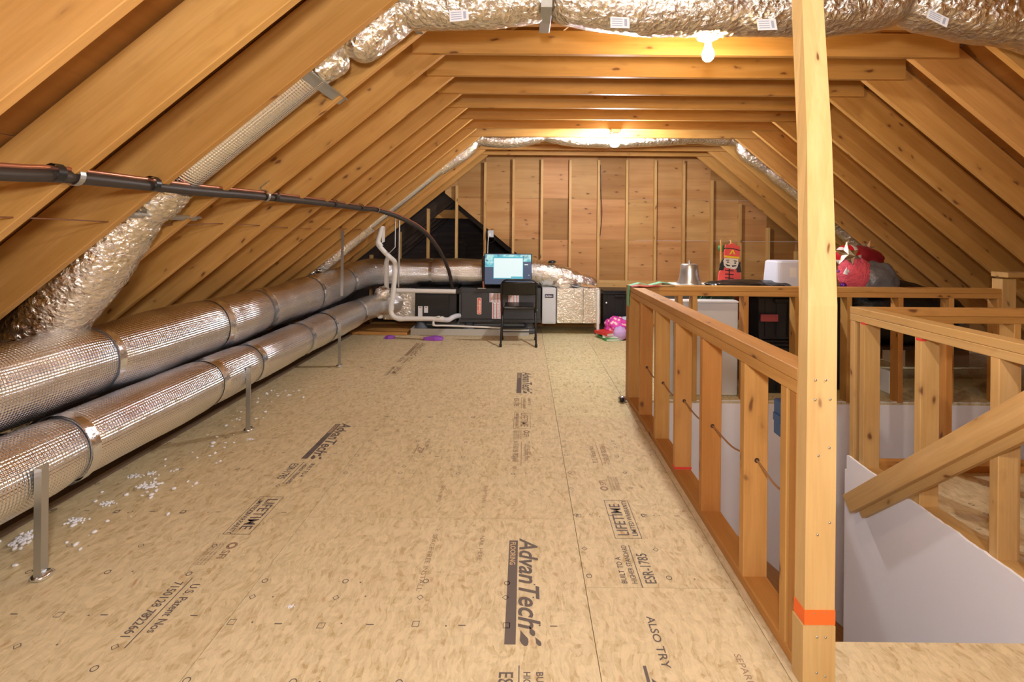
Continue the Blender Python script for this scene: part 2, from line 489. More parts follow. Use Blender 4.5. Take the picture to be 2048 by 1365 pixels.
def sfi(pan, X, Y, d, m=None):
    it = [('o', .02, .032, .022, .011), ('t', 'SFI', .05, .016, .045, .0008, 0, 1.0)]
    for k in range(4): it.append(('t', 'CERTIFIED FIBER SOURCING', 0, -.012-.014*k, .014, 0, 0, .8))
    return stamp(pan, X, Y, d, it).build('printed_lettering', m or INK_F, pan)
def patent(pan, X, Y, d, m=None):
    return stamp(pan, X, Y, d, [('t', 'U.S. Patent Nos', .01, .02, .044, .0004, 0, .78), ('r', -.02, .29, -.003, .001), ('t', '7150128 7822661', 0, -.05, .046, .0004, 0, .76)]).build('printed_lettering', m or INK, pan)
# centre strip
brand(PB[1], -.012, 2.072, .535)
esr(PB[1], -.005, 1.452, -1)
brand(PB[2], -.012, 4.58, .60); esr(PB[2], -.015, 3.86, -1, INK_F); lifetime(PB[2], -.012, 3.55, -1, INK_F); sfi(PB[2], -.01, 3.22, -1); patent(PB[2], -.01, 3.02, -1, INK_F)
# left strip
brand(PA[1], -1.235, 3.31, .52); esr(PA[1], -1.24, 2.74, -1); lifetime(PA[1], -1.235, 2.385, -1); sfi(PA[1], -1.235, 2.03, -1); patent(PA[1], -1.235, 1.80, -1)
brand(PA[2], -1.23, 6.02-.25, .60, INK_F); esr(PA[2], -1.23, 5.1, -1, INK_F); lifetime(PA[2], -1.23, 4.75, -1, INK_F)
# right strip, reading the other way
lifetime(PCm, .46, 2.08, 1); esr(PCm, .445, 1.80, 1); sfi(PCm, .45, 2.47, 1); patent(PCm, .45, 2.76, 1, INK_F)
stamp(PCn, .425, 1.655, -1, [('t', 'ALSO TRY', 0, .0, .038, .0004, 0, 1.15), ('r', .19, .55, -.058, -.048), ('t', 'ZIP', .235, -.04, .105, .0025, .3, 1.0)]).build('printed_lettering', INK, PCn)
stamp(PB[2], -.62, 3.02, -1, [('t', 'ALSO TRY', -.05, .02, .026, .0, 0, 1.0), ('r', .03, .16, -.028, -.022), ('t', 'ZIP', .06, -.016, .055, .0012, .3, 1.0), ('t', 'SYSTEM', .03, .03, .02, .0, 0, 1.0)]).build('printed_lettering', INK_F, PB[2])
stamp(PB[1], -.385, 2.14, -1, [('t', '<  SPACE FREE INSTALL', 0, 0, .028, 0, 0, 1.3)]).build('printed_lettering', INK_F, PB[1])
stamp(PB[1], -.18, 2.14, -1, [('t', '<   NAIL HERE', 0, 0, .026, 0, 0, 1.3)]).build('printed_lettering', INK_F, PB[1])
stamp(PB[2], -.18, 2.30, 1, [('t', '<   NAIL HERE', 0, 0, .026, 0, 0, 1.3)]).build('printed_lettering', INK_F, PB[2])
stamp(PB[2], -.40, 2.30, 1, [('t', '<   NAIL HERE', 0, 0, .026, 0, 0, 1.3)]).build('printed_lettering', INK_F, PB[2])
stamp(PCn, .66, 1.51, -1, [('t', 'SEPARE LE PANNEAU', 0, 0, .03, 0, 0, 1.1)]).build('printed_lettering', INK_F, PCn)

# trim board along the left edge of the floor and insulation beyond it
tag(MB().box(-2.26, -2.2, Y_FRONT, 6.93, -.02, .03).build('trim_1', mat('grey_brown_board', (.16, .11, .075), .7), origin=(-2.23, 2, 0)), kind='structure')

# ------------------------------------------------------------------ roof: rafters, ties, sheathing
ceil = thing('ceiling', (0, 0, 0), kind='structure')
ZR = TIEZ + SL*(XC-XL)
off = RW/2/cosS
for k, ty in enumerate(TIE_Y):
    y = ty+.038+.019
    for s in (-1, 1):
        xe = -3.62 if s < 0 else 5.35
        zz = under_l(xe) if s < 0 else under_r(xe)
        lumber('rafter', (xe, y, zz+off), (XC-.02*(-s)*-1, y, ZR+off-.02), RW, .038, (0, 0, 1), PINE, ceil)
    lumber('collar_tie', (-.68+random.uniform(-.01, .01), ty+.019, TIEZ+.07), (2.575, ty+.019, TIEZ+.07), .14, .038, (0, 0, 1), PINE, ceil)
lumber('ridge_board', (XC, Y_FRONT, ZR+.17), (XC, 6.9, ZR+.17), .28, .03, (0, 0, 1), PINE_P, ceil)
sof = RW/cosS
for s in (-1, 1):
    L = (XC+3.7)/cosS if s < 0 else (5.45-XC)/cosS
    x0 = -3.7 if s < 0 else 5.45
    d = V((1, 0, SL)).normalized() if s < 0 else V((-1, 0, SL)).normalized()
    p0 = V((x0, 0, (under_l(x0) if s < 0 else under_r(x0))+sof+.008))
    t = 0; row = 0
    while t < L:
        t1 = min(L, t+1.219); y = Y_FRONT-(1.22 if row % 2 else 0)
        while y < 6.95:
            ya, yb = max(y, Y_FRONT), min(y+2.438, 6.98)
            if yb-ya > .05:
                c0, c1 = p0+d*(t+.0015), p0+d*(t1-.0015)
                lumber('roof_panel', (c0+c1)/2+V((0, ya+.0015, 0)), (c0+c1)/2+V((0, yb-.0015, 0)), t1-t-.003, .0125, d, ROOFPLY, ceil)
            y += 2.438
        t = t1; row += 1

# ------------------------------------------------------------------ gable wall (back) with studs and plywood
wb = thing('wall_back', (0, 6.93, 0), kind='structure')
SX = [-.170+.4064*k for k in range(-5, 13)]
def roofz(x): return min(under_l(x), under_r(x))
# opening: below the line through (-1.13,1.867) and (-.11,1.026)
OM = (1.026-1.867)/(1.13-.11)
def open_z(x): return 1.867 + OM*(x+1.13)
def clip(poly, f):
    out = []
    for i in range(len(poly)):
        a, b = poly[i], poly[(i+1) % len(poly)]; fa, fb = f(a), f(b)
        if fa >= 0: out.append(a)
        if (fa >= 0) != (fb >= 0):
            t = fa/(fa-fb); out.append((a[0]+(b[0]-a[0])*t, a[1]+(b[1]-a[1])*t))
    return out
for i, x in enumerate(SX):
    zt = min(roofz(x-.02), roofz(x+.02))+.0 if (x < XL or x > XR) else TIEZ
    if zt < .25: continue
    lumber('stud', (x, 6.965, .038), (x, 6.965, zt), .07, .036, (0, 1, 0), PINE_P, wb)
lumber('sole_plate', (-3.3, 6.965, .019), (5.1, 6.965, .019), .089, .038, (0, 1, 0), PINE, wb)
lumber('blocking', (.655, 6.972, .60), (3.9, 6.972, .60), .12, .07, (0, 0, 1), PINE_P, wb)
zs = [0, .62, 1.235, 1.825, 2.75, 4.2]
cols = [SX[k] for k in range(len(SX))]
for i in range(len(SX)-1):
    a, b = SX[i], SX[i+1]
    stag = 0
    for j in range(len(zs)-1):
        za, zb = zs[j], zs[j+1]
        merge = False
        if j == 2 and i >= 8 and i < 10: za, zb = 1.235, 1.825
        poly = [(a+.001, za+.001), (b-.001, za+.001), (b-.001, zb-.001), (a+.001, zb-.001)]
        poly = clip(poly, lambda p: under_l(p[0])+.32-p[1]); poly = clip(poly, lambda p: under_r(p[0])+.32-p[1]) if len(poly) > 2 else poly
        if len(poly) > 2: poly = clip(poly, lambda p: p[1]-open_z(p[0]))
        if len(poly) > 2: poly = clip(poly, lambda p: p[0]+1.16)
        if len(poly) < 3: continue
        m = MB().prism([(p[0], 7.002+random.uniform(0, .003), p[1]) for p in poly], (0, .012, 0))
        m.build('plywood_panel', PLY, wb)
# neighbouring attic behind the opening, its gloom put into the wood colour
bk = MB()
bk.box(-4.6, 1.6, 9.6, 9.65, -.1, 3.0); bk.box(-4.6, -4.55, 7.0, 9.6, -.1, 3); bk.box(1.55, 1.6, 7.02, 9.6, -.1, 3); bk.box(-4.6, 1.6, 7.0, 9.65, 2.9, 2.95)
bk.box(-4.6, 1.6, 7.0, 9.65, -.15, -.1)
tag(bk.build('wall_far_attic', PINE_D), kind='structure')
bt = thing('roof_truss', (-.9, 7.5, 0), 'pale horizontal collar board in the dark opening behind the left end-wall studs', 'beam')
lumber('crosspiece', at(862, 428, 7.45), at(975, 430, 7.45), .13, .04, (0, 0, 1), PINE, bt)
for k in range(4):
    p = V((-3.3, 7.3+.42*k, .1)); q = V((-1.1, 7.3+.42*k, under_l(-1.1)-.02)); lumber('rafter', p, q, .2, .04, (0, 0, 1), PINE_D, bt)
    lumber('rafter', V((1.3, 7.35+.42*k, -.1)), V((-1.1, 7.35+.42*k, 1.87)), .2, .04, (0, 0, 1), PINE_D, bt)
# front wall behind the camera
fw = MB().prism([(-3.7, Y_FRONT-.02, -.2), (5.4, Y_FRONT-.02, -.2), (XC, Y_FRONT-.02, ZR+.5)], (0, .02, 0))
tag(fw.build('wall_front', PLY), kind='structure')

# ------------------------------------------------------------------ stairwell shell
def rag_wall(name, pts_top, base_z, axis, thick, label=None):
    """drywall sheet with a slightly ragged upper edge"""
    mb = MB(); n = len(pts_top); e = V(axis)*thick
    A = [V(p) for p in pts_top]; Bm = [V((p.x, p.y, base_z)) for p in A]
    vs = A+Bm+[p+e for p in A]+[p+e for p in Bm]
    fs = []
    for i in range(n-1):
        fs += [(i, i+1, n+i+1, n+i), (2*n+i+1, 2*n+i, 3*n+i, 3*n+i+1), (i+1, i, 2*n+i, 2*n+i+1), (n+i, n+i+1, 3*n+i+1, 3*n+i)]
    fs += [(0, n, 3*n, 2*n), (n-1, 3*n-1, 4*n-1, 2*n-1)]
    mb.add(vs, fs); return tag(mb.build(name, WHITE), kind='structure')
far = [(.93+(4.4-.93)*i/60, 3.832, .004+.006*mnoise.noise(V((i*.9, 0, 0)))) for i in range(61)]
rag_wall('wall_stairwell_far', far, -2.6, (0, 1, 0), .012)
rg = [(1.852, 1.56+(2.775-1.56)*i/50, .035+.02*i/50+.010*mnoise.noise(V((i*.6, 3, 0)))+.004*mnoise.noise(V((i*2.3, 8, 0)))) for i in range(51)]
rag_wall('wall_stairwell_right', rg, -2.6, (1, 0, 0), .0125)
rag_wall('wall_stairwell_left', [(.93, 1.56, -.02), (.93, 3.84, -.02)], -2.6, (-1, 0, 0), .014)
rag_wall('wall_stairwell_near', [(.93, 1.56, -.02), (1.85, 1.56, -.02)], -2.6, (0, -1, 0), .014)
rag_wall('wall_stairwell_return', [(1.852, 2.79, -.03), (4.4, 2.79, -.03)], -2.6, (0, -1, 0), .014)
rag_wall('wall_stairwell_end', [(4.4, 2.79, -.03), (4.4, 3.83, -.03)], -2.6, (1, 0, 0), .014)
tag(MB().box(.9, 4.42, 1.5, 3.9, -2.65, -2.6).build('floor_stairwell', OSB), kind='structure')
# sloping boarded soffit over the lower flight, against the far stairwell wall
so = thing('sloped_soffit', (1.9, 3.6, -1.3), 'bare boarded slope at the foot of the white far stairwell wall', 'boarding')
def slz(x): return -1.23-.853*(x-1.9)
for k in range(4):
    y0 = 3.82-.24*(k+1); m = MB().prism([(1.25, y0+.004, slz(1.25)), (2.9, y0+.004, slz(2.9)), (2.9, y0+.004, slz(2.9)-.03), (1.25, y0+.004, slz(1.25)-.03)], (0, .236, 0)); m.build('board', PINE_R, so)

# ------------------------------------------------------------------ railings
def railing(name, label, a, b, axis, studs, wide=.089, h=.906, m=PINE, mt=None, sole=True, z0=0.0, group=None):
    """stud wall between positions a..b along 'x' or 'y'; (fixed, a, b)"""
    fixed, s0, s1 = a, b[0], b[1]
    P = (lambda t, z: V((fixed, t, z))) if axis == 'y' else (lambda t, z: V((t, fixed, z)))
    side = V((1, 0, 0)) if axis == 'y' else V((0, 1, 0))
    r = thing(name, P((s0+s1)/2, z0), label, 'railing', group)
    mt = mt or m
    lumber('top_plate', P(s0, h-.019), P(s1, h-.019), wide, .038, side, mt, r)
    lumber('top_plate', P(s0, h-.058), P(s1, h-.058), wide, .038, side, mt, r)
    if sole: lumber('sole_plate', P(s0, z0+.019), P(s1, z0+.019), wide, .038, side, PINE_R if m is PINE else m, r)
    zb = z0+(.038 if sole else 0)
    for i, t in enumerate(studs):
        lumber('stud', P(t, zb), P(t, h-.077), wide, .038, side, m if i % 3 else (PINE_R if m is PINE else m), r)
    return r
r1 = railing('stud_railing', 'long bare pine stud railing on the left side of the stairwell ending at the post', .865, (1.456, 3.82), 'y',
             [1.476, 1.53, 1.80+.019, 2.225+.019, 2.62+.019, 3.02+.019, 3.42+.019, 3.80])
r4 = railing('stud_railing', 'pine stud railing across the far side of the stairwell in front of the stored bins', 3.866, (.82, 3.77), 'x',
             [.84, 1.23, 1.345, 1.75, 2.155, 2.565, 2.97, 3.37, 3.75], sole=False)
r2 = railing('stud_railing', 'pale pine stud railing running towards the camera on the right side of the stairwell', 1.912, (.9, 2.78), 'y',
             [.92, 1.33, 1.75, 1.925+.019-.02, 2.30, 2.68, 2.76], m=PINE_P)  # paler pine puts the nearby bulb's light into the stud colour
r3 = railing('stud_railing', 'short pine stud railing at far right that meets the pale railing at its corner', 2.735, (1.957, 4.05), 'x',
             [2.36, 2.74, 3.15, 3.55, 4.02], m=PINE)
# dark cut marks of red paint at the railing
for (X, Y, z, par) in ((.865, 2.639, .040, r1),):
    MB().box(X-.0455, X+.0455, Y-.0205, Y+.0205, z, z+.012).build('paint_mark', RED, par)
for (X, Y, z) in ((1.912, 2.30, .816), (1.912, 2.68, .822)):
    MB().box(X-.0455, X-.02, Y-.0205, Y+.01, z, z+.012).build('paint_mark', RED, r2)

# tall post at the near end of the left railing
tp = thing('support_post', (.86, 1.42, 0), 'tall pine post with an orange paint band near its foot at the railing end', 'post')
secs = [(.0, [(.818, 1.402), (.905, 1.402), (.905, 1.455), (.818, 1.455)]),
        (.178, [(.818, 1.402), (.905, 1.402), (.905, 1.455), (.818, 1.455)]),
        (.6, [(.8205, 1.405), (.909, 1.407), (.908, 1.452), (.818, 1.452)]),
        (1.1, [(.826, 1.412), (.915, 1.418), (.908, 1.458), (.822, 1.452)]),
        (1.6, [(.851, 1.468), (.937, 1.485), (.928, 1.523), (.842, 1.506)]),
        (2.06, [(.880, 1.552), (.966, 1.580), (.954, 1.616), (.866, 1.588)]),
        (2.37, [(.896, 1.60), (.982, 1.63), (.968, 1.666), (.880, 1.636)])]
POSTW = wood('pine_post', (.72, .50, .215), (.65, .42, .16), knots=.7, tint=.05)
for n in POSTW.node_tree.nodes:
    if n.type == 'MAPPING':
        s = n.inputs['Scale'].default_value; n.inputs['Scale'].default_value = (s[1], s[2], s[0])
MB().loft([[V((x, y, z)) for x, y in q] for z, q in secs[1:]]).build('shaft', POSTW, tp)
MB().loft([[V((x, y, z)) for x, y in [(.812, 1.3985), (.9055, 1.3985), (.9055, 1.456), (.812, 1.456)]] for z in (.001, .178)]).build('foot_block', POSTW, tp)
MB().loft([[V((x, y, z)) for x, y in [(.8168, 1.4008), (.9062, 1.4008), (.9062, 1.4562), (.8168, 1.4562)]] for z in (.180, .222)]).build('paint_band', ORANGE, tp)
nm = MB()
for (u, v) in ((1630, 760), (1650, 760), (1629, 799), (1659, 798), (1635, 911), (1657, 895), (1632, 1067), (1656, 1043), (1627, 1223), (1647, 1221), (1629, 1268), (1646, 1269), (1628, 1339), (1645, 1346)):
    p = at(u, v, 1.41)
    yy = 1.4025 if p.z < .6 else 1.4065
    if p.z < .178: yy = 1.398
    nm.lathe([(.0032, 0), (.0032, .0015), (.0001, .002)], (p.x, yy, p.z), 8, (0, -1, 0))
tag(nm.build('nail_heads', GALV, tp), kind='stuff')
# electrical cable through the railing studs
cab = []
hs = [(3.42, .372), (3.02, .385), (2.62, .41), (2.225, .43), (1.80, .47), (1.515, .47)]
for i, (y, z) in enumerate(hs):
    cab.append(V((.868, y+.02, z)))
    if i < len(hs)-1: cab.append(V((.875, (y+hs[i+1][0])/2+.02, (z+hs[i+1][1])/2-.03)))
CAB = mat('tan_cable', (.34, .17, .07), .5)
tag(MB().tube(smooth_path(cab, 6), .0038, 8).build('electric_cable', CAB), 'tan cable threaded through the holes of the left railing studs', 'cable')
for (y, z) in hs:
    MB().lathe([(.0095, 0), (.0001, .0002)], (.868, y-.0004, z), 14, (0, -1, 0)).build('dark_hole_disc', DARKGAP, r1)  # flat dark disc, its colour painting the shade inside the hole
bb = thing('outlet_box', (.86, 1.56, .70), 'blue plastic electrical box nailed beside the tall post', 'box')
BLUE = mat('blue_plastic', (.012, .06, .16), .4)
MB().box(.825, .885, 1.551, 1.60, .655, .77, .003).build('body', BLUE, bb)
MB().box(.822, .8245, 1.555, 1.597, .70, .725).build('tab', BLUE, bb)

# diagonal brace on the right railing
br = thing('diagonal_brace', (1.84, 2.7, -.2), 'doubled diagonal pine brace nailed across the pale right railing', 'brace')
a0, a1 = V((1.800, 2.67, -.165)), V((1.845, 1.35, 1.075))
lumber('board', a0, a1, .089, .038, (0, 0, 1), PINE_P, br)
dn = V((0, -.66, -.72))
lumber('board', V((1.834, 2.63, -.17)), V((1.872, 1.33, 1.045)), .089, .030, (0, 0, 1), PINE_P, br)

# end post and cap of the far railing at right
ep = thing('stub_post', (3.83, 3.87, 0), 'short square post with a flat cap at the right end of the far railing', 'post')
lumber('shaft', (3.815, 3.86, 0), (3.815, 3.86, .985), .089, .11, (0, 1, 0), PINE_P, ep)
lumber('cap', (3.76, 3.84, 1.02), (3.96, 3.84, 1.02), .14, .038, (0, 1, 0), PINE_P, ep)

# ------------------------------------------------------------------ light bulbs
GLOW_W = mat('bulb_glass_warm', (1, 1, 1), .3, emit=(1.0, .72, .40), es=BULB_NEAR)
GLOW_C = mat('bulb_glass_white', (1, 1, 1), .3, emit=(.97, .97, 1.0), es=BULB_FAR)
GLOW_B = mat('bulb_glass_back', (1, 1, 1), .3, emit=(1.0, .97, .92), es=BULB_BACK)
PORC = mat('porcelain', (.85, .84, .80), .25)
def bulb(loc, label, glow, r=.031, ln=1.0):
    x, y, z = loc
    t = thing('light_bulb', (x, y, z-.14), label, 'lamp')
    MB().lathe([(.001, z-.028), (.024, z-.028), (.026, z-.02), (.055, z-.012), (.057, z-.001), (.001, z)], (x, y, 0), 28).build('porcelain_holder', PORC, t)
    MB().lathe([(.001, -.105), (r*.5, -.102), (r*.85, -.090), (r, -.070), (r*.93, -.055), (r*.62, -.035), (.0145, -.012), (.013, 0)], (x, y, z-.028), 24).build('glass', glow, t)
    MB().box(x-.05, x+.05, y-.05, y+.05, z, z+.045, .006).build('junction_box', GALV, t)
    return t
bulb((.935, 2.50, 2.335), 'bare warm glowing bulb just under the big foil duct', GLOW_W)
bulb((.905, 4.935, 2.335), 'brilliant white bulb hanging in front of the far foil duct', GLOW_C, .048)
bulb((.92, .05, 2.335), 'bare bulb on a collar tie above the camera', GLOW_B)

# ------------------------------------------------------------------ big insulated ducts on the left
def ductdisp(amp, fine, seed=0):
    def f(p, d, a):
        q = V((p.x+seed, p.y, p.z))
        return amp*fbm(q, 2.2, 2) + fine*fbm(q, 22, 2)
    return f
def band(path, d0, w, r, m, parent, name='tape_band', disp=None):
    P = resample([V(p) for p in path], .02); out = []; d = 0
    for i in range(len(P)):
        if i: d += (P[i]-P[i-1]).length
        if d0 <= d <= d0+w: out.append(P[i])
    if len(out) < 2: return None
    return MB().tube(out, r, 40, False, True, disp).build(name, m, parent)
up_path = smooth_path([(-2.16, .55, .64), (-2.16, 2.0, .65), (-2.16, 3.6, .66), (-2.16, 5.2, .69), (-2.13, 5.85, .75), (-1.98, 6.33, .79), (-1.62, 6.52, .79), (-1.0, 6.54, .79), (-.3, 6.54, .79), (.22, 6.54, .78)], 10)
lo_path = smooth_path([(-1.96, .5, .345), (-1.96, 1.8, .365), (-1.955, 3.15, .375), (-1.955, 4.7, .375), (-1.95, 5.75, .38), (-1.88, 6.2, .38), (-1.68, 6.52, .38)], 12)
JOINTS_U = [.9, 1.85, 2.75, 3.35, 4.3, 5.2, 6.6, 7.4]
JOINTS_L = [.95, 1.55, 2.45, 2.9, 3.7, 4.2, 5.1]
def jr(base, joints):
    def f(d, t):
        r = base
        for j in joints:
            x = (d-j)/.05
            r -= .008*math.exp(-x*x)
        return r+.004*math.sin(d*3.1)
    return f
du = thing('foil_duct', (-2.1, 3.5, .46), 'upper and rear of the two fat silver foil ducts along the left eaves', 'duct')
MB().tube(up_path, jr(.178, JOINTS_U), 56, True, True, ductdisp(.017, .0008), step=.02).build('wrapping', FOIL_W, du)
dl = thing('foil_duct', (-1.96, 3.2, .2), 'lower and front silver foil duct held by metal stands along the left eaves', 'duct')
MB().tube(lo_path, jr(.149, JOINTS_L), 56, True, True, ductdisp(.009, .0008, 5), step=.02).build('wrapping', FOIL_W, dl)
for j in JOINTS_U: band(up_path, j-.03, .075, .1795, FOIL_S, du, disp=ductdisp(.017, .0025))
for j in JOINTS_L: band(lo_path, j-.03, .075, .1495, FOIL_S, dl, disp=ductdisp(.009, .0025, 5))
for j in (1.2, 2.1, 3.1, 4.6): 
    b = band(up_path, j, .021, .1805, BLACK, du, 'seam_line', disp=ductdisp(.017, .002))
for j in (1.27, 2.25, 3.35, 4.7):
    b = band(lo_path, j, .021, .1505, BLACK, dl, 'seam_line', disp=ductdisp(.009, .002, 5))
for yy, lab in ((1.79, 'metal duct stand nearest the camera under the front foil duct'), (3.15, 'middle metal duct stand under the front foil duct'), (4.70, 'metal duct stand farthest from the camera on the left')):
    s = thing('duct_stand', (-1.80, yy, 0), lab, 'stand')
    MB().box(-1.803, -1.80, yy-.001, yy+.052, .004, .42).box(-1.80, -1.775, yy-.001, yy+.002, .004, .42).build('channel', GALV, s)
    MB().ball((-1.795, yy+.025, .010), (.03, .035, .014), 14, 8, lambda d: .35*mnoise.noise(d*3)).build('foil_tape', FOIL_S, s)
# hanging straps for the ducts
hs_ = thing('hanging_strap', (-1.83, 4.9, .55), 'thin flat metal strap hanging from a rafter down to the upper foil duct', 'strap')
MB().prism([at(681, 592, 4.9), at(686, 592, 4.9), at(688, 462, 4.93), at(682, 462, 4.93)], (0, .003, 0)).build('strip', GALV, hs_)
hs2 = thing('hanging_strap', at(800, 520, 6.1), 'grey metal hanger rod beside the white vent pipes', 'strap')
MB().tube([at(797, 575, 6.2), at(798, 520, 6.2), at(799, 438, 6.2)], .011, 8).build('rod', GALV, hs2)
MB().tube([at(791, 437, 6.1), at(790, 495, 6.1), at(778, 507, 6.0)], .007, 8).build('hook', GALV, hs2)

# ------------------------------------------------------------------ flexible duct over the near ties
YD = 2.315
nd = thing('flexible_duct', at(950, 30, YD), 'large crinkled foil flexible duct crossing overhead between the nearest ties', 'duct')
def crin(amp, s1=9, seed=0, ring=0.0):
    def f(p, d, a):
        q = V((p.x+seed, p.y, p.z))
        x = amp*.55*(abs(fbm(q, s1, 3))*1.2-.25) + amp*.12*fbm(q, 40, 2)
        if ring: x += ring*math.sin(d*2*PI/.03 + 2.0*fbm(q, 5, 1))
        return x
    return f
# hard insulated run in the rafter bay
def diag(x, o): return V((x, YD, under_l(x)+o))
MB().tube([diag(-1.76, .135), diag(-.93, .135)], .112, 48, True, True, ductdisp(.003, .001), step=.02).build('insulated_run', FOIL_W, nd)
# lower dark flex
lowp = smooth_path([diag(-1.70, .125), diag(-1.80, .10), V((-1.92, YD, 1.335)), V((-2.09, YD+.01, 1.11)), V((-2.30, YD+.03, .86)), V((-2.48, YD+.05, .62)), V((-2.6, YD+.06, .4))], 8)
def rlow(d, t): return .118 + .035*min(1, d/.5) - .02*math.exp(-((d-.18)/.05)**2)
MB().tube(lowp, rlow, 56, True, True, crin(.014, 8, 2, .0035), step=.012).build('lower_flex', FOIL_C, nd)
MB().box(0, .075, 0, .001, 0, .11)
# upper flex bulges: (u, v of lower edge)
def low_edge(lst, Y, r):
    out = []
    for (u, v) in lst: 
        p = at(u, v, Y); out.append(V((p.x, Y, p.z+r)))
    return out
R_ = .145
elbow = smooth_path([diag(-1.02, .13), diag(-.90, .11), diag(-.80, .08), diag(-.66, .11), V((-.50, YD, 2.435)), V((-.34, YD, 2.45))], 8)
def relb(d, t):
    return .115 + .03*math.sin(PI*min(1, max(0, (d-.18)/.5))) - .05*math.exp(-((d-.17)/.03)**2) - .035*math.exp(-((d-.68)/.04)**2)
MB().tube(elbow, relb, 56, True, True, crin(.016, 9, 5), step=.012).build('elbow_flex', FOIL_C, nd)
hor = low_edge([(800, 55), (850, 57), (950, 55), (1050, 46), (1093, 36), (1150, 50), (1230, 63), (1310, 70), (1420, 70), (1580, 70), (1660, 70), (1750, 60), (1800, 54), (1880, 66), (1960, 84), (2060, 98), (2180, 150), (2330, 240)], YD, R_)
hp = smooth_path(hor, 6)
def rhor(d, t): return R_ - .022*math.exp(-((d-.72)/.05)**2) - .02*math.exp(-((d-2.42)/.07)**2)
MB().tube(hp, rhor, 64, True, True, crin(.013, 8, 9), step=.012).build('overhead_flex', FOIL_C, nd)
def strap(pts, w, par, axis=(0, 1, 0), name='strap'):
    mb = MB(); P = [V(p) for p in pts]; a = V(axis)*w/2
    for i in range(len(P)-1):
        mb.prism([P[i]-a, P[i]+a, P[i+1]+a, P[i+1]-a], V((.002, 0, .0015)))
    return mb.build(name, GALV, par)
# sheet-metal supports across the bay
def bay_strap(x, par, w=.055, zoff=-.004, y0=2.15, y1=2.60):
    d = V((1, 0, SL)).normalized(); p = V((x, 0, under_l(x)+zoff))
    mb = MB(); n = V((-SL, 0, 1)).normalized()*-.004
    mb.prism([p-d*w/2+V((0, y0, 0)), p+d*w/2+V((0, y0, 0)), p+d*w/2+V((0, y1, 0)), p-d*w/2+V((0, y1, 0))], n)
    mb.prism([p+d*(w/2-.004)+V((0, y0, 0)), p+d*w/2+V((0, y0, 0)), p+d*w/2+V((0, y1, 0)), p+d*(w/2-.004)+V((0, y1, 0))], n*4)
    return mb.build('cross_strap', GALV, par)
bay_strap(-.985, nd); bay_strap(-1.755, nd, .035)
sx = at(1093, 10, 2.2).x
strap([(sx, 2.16, 2.60), (sx, 2.155, 2.40), (sx, 2.20, 2.335), (sx, 2.35, 2.325), (sx, 2.485, 2.335), (sx, 2.49, 2.42)], .05, nd, (1, 0, 0))
sx2 = at(812, 40, 2.2).x
strap([(sx2-.02, 2.16, 2.60), (sx2-.02, 2.155, 2.38), (sx2, 2.22, 2.325), (sx2, 2.35, 2.31), (sx2, 2.50, 2.33)], .035, nd, (1, 0, 0))
# paper stickers on the jacket
def sticker(u, v, w, h, ang, Y=2.19):
    c = at(u, v, Y); X = V((math.cos(ang), 0, math.sin(ang))); Z = V((-math.sin(ang), .25, math.cos(ang)))
    c.y = Y
    vs = [c-X*w/2-Z*h/2, c+X*w/2-Z*h/2, c+X*w/2+Z*h/2, c-X*w/2+Z*h/2]
    o = MB().prism(vs, (0, .002, 0)).build('sticker', PAPER, nd)
    m2 = MB(); 
    for k in range(3):
        q = c+X*(w*.3)+Z*(h*(.22-.22*k))+V((0, -.001, 0)); m2.prism([q-X*.006-Z*.006, q+X*.006-Z*.006, q+X*.006+Z*.006, q-X*.006+Z*.006], (0, .0005, 0))
    for k in range(4):
        q = c-X*(w*.12)+Z*(h*(.3-.2*k))+V((0, -.001, 0)); m2.prism([q-X*w*.3-Z*.002, q+X*w*.25-Z*.002, q+X*w*.25+Z*.002, q-X*w*.3+Z*.002], (0, .0005, 0))
    m2.build('sticker_print', mat('sticker_ink', (.45, .47, .55), .6), o)
sticker(918, 31, .085, .055, .1, 2.163); sticker(1240, 45, .085, .055, -.02, 2.163); sticker(1534, 49, .085, .055, .03, 2.163); sticker(1876, 36, .10, .05, -.45, 2.160)

# far flexible duct
YF = 5.54
fd = thing('flexible_duct', at(1230, 285, YF), 'thinner foil flexible duct across the far ties behind the white bulb', 'duct')
fh = low_edge([(950, 291), (1020, 297), (1090, 286), (1150, 294), (1230, 296), (1330, 292), (1390, 288), (1440, 292), (1490, 292)], YF, .085)
MB().tube(smooth_path(fh, 5), lambda d, t: .085-.018*math.exp(-((d-.8)/.05)**2), 32, True, True, crin(.011, 10, 3), step=.02).build('overhead_flex', FOIL_C, fd)
fl = smooth_path([fh[0], at(938, 300, YF), at(905, 322, YF), at(880, 338, YF)], 6)
MB().tube(fl, lambda d, t: .075, 28, True, True, crin(.012, 10, 7), step=.02).build('elbow_flex', FOIL_C, fd)
MB().tube([at(884, 334, YF), at(735, 452, YF)], .062, 28, True, True, ductdisp(.003, .001), step=.03).build('insulated_run', FOIL_W, fd)
MB().tube(smooth_path([at(740, 449, YF), at(715, 470, YF), at(680, 500, YF), at(640, 535, YF), at(612, 560, YF)], 6), lambda d, t: .085, 32, True, True, crin(.012, 10, 8), step=.02).build('lower_flex', FOIL_C, fd)
fr = smooth_path([fh[-1], at(1488, 302, YF), at(1530, 333, YF), at(1579, 370, YF), at(1650, 428, YF), at(1735, 508, YF), at(1780, 550, YF)], 6)
MB().tube(fr, lambda d, t: .088-.015*math.exp(-((d-.5)/.06)**2), 32, True, True, crin(.012, 9, 11, .002), step=.02).build('right_flex', FOIL_C, fd)

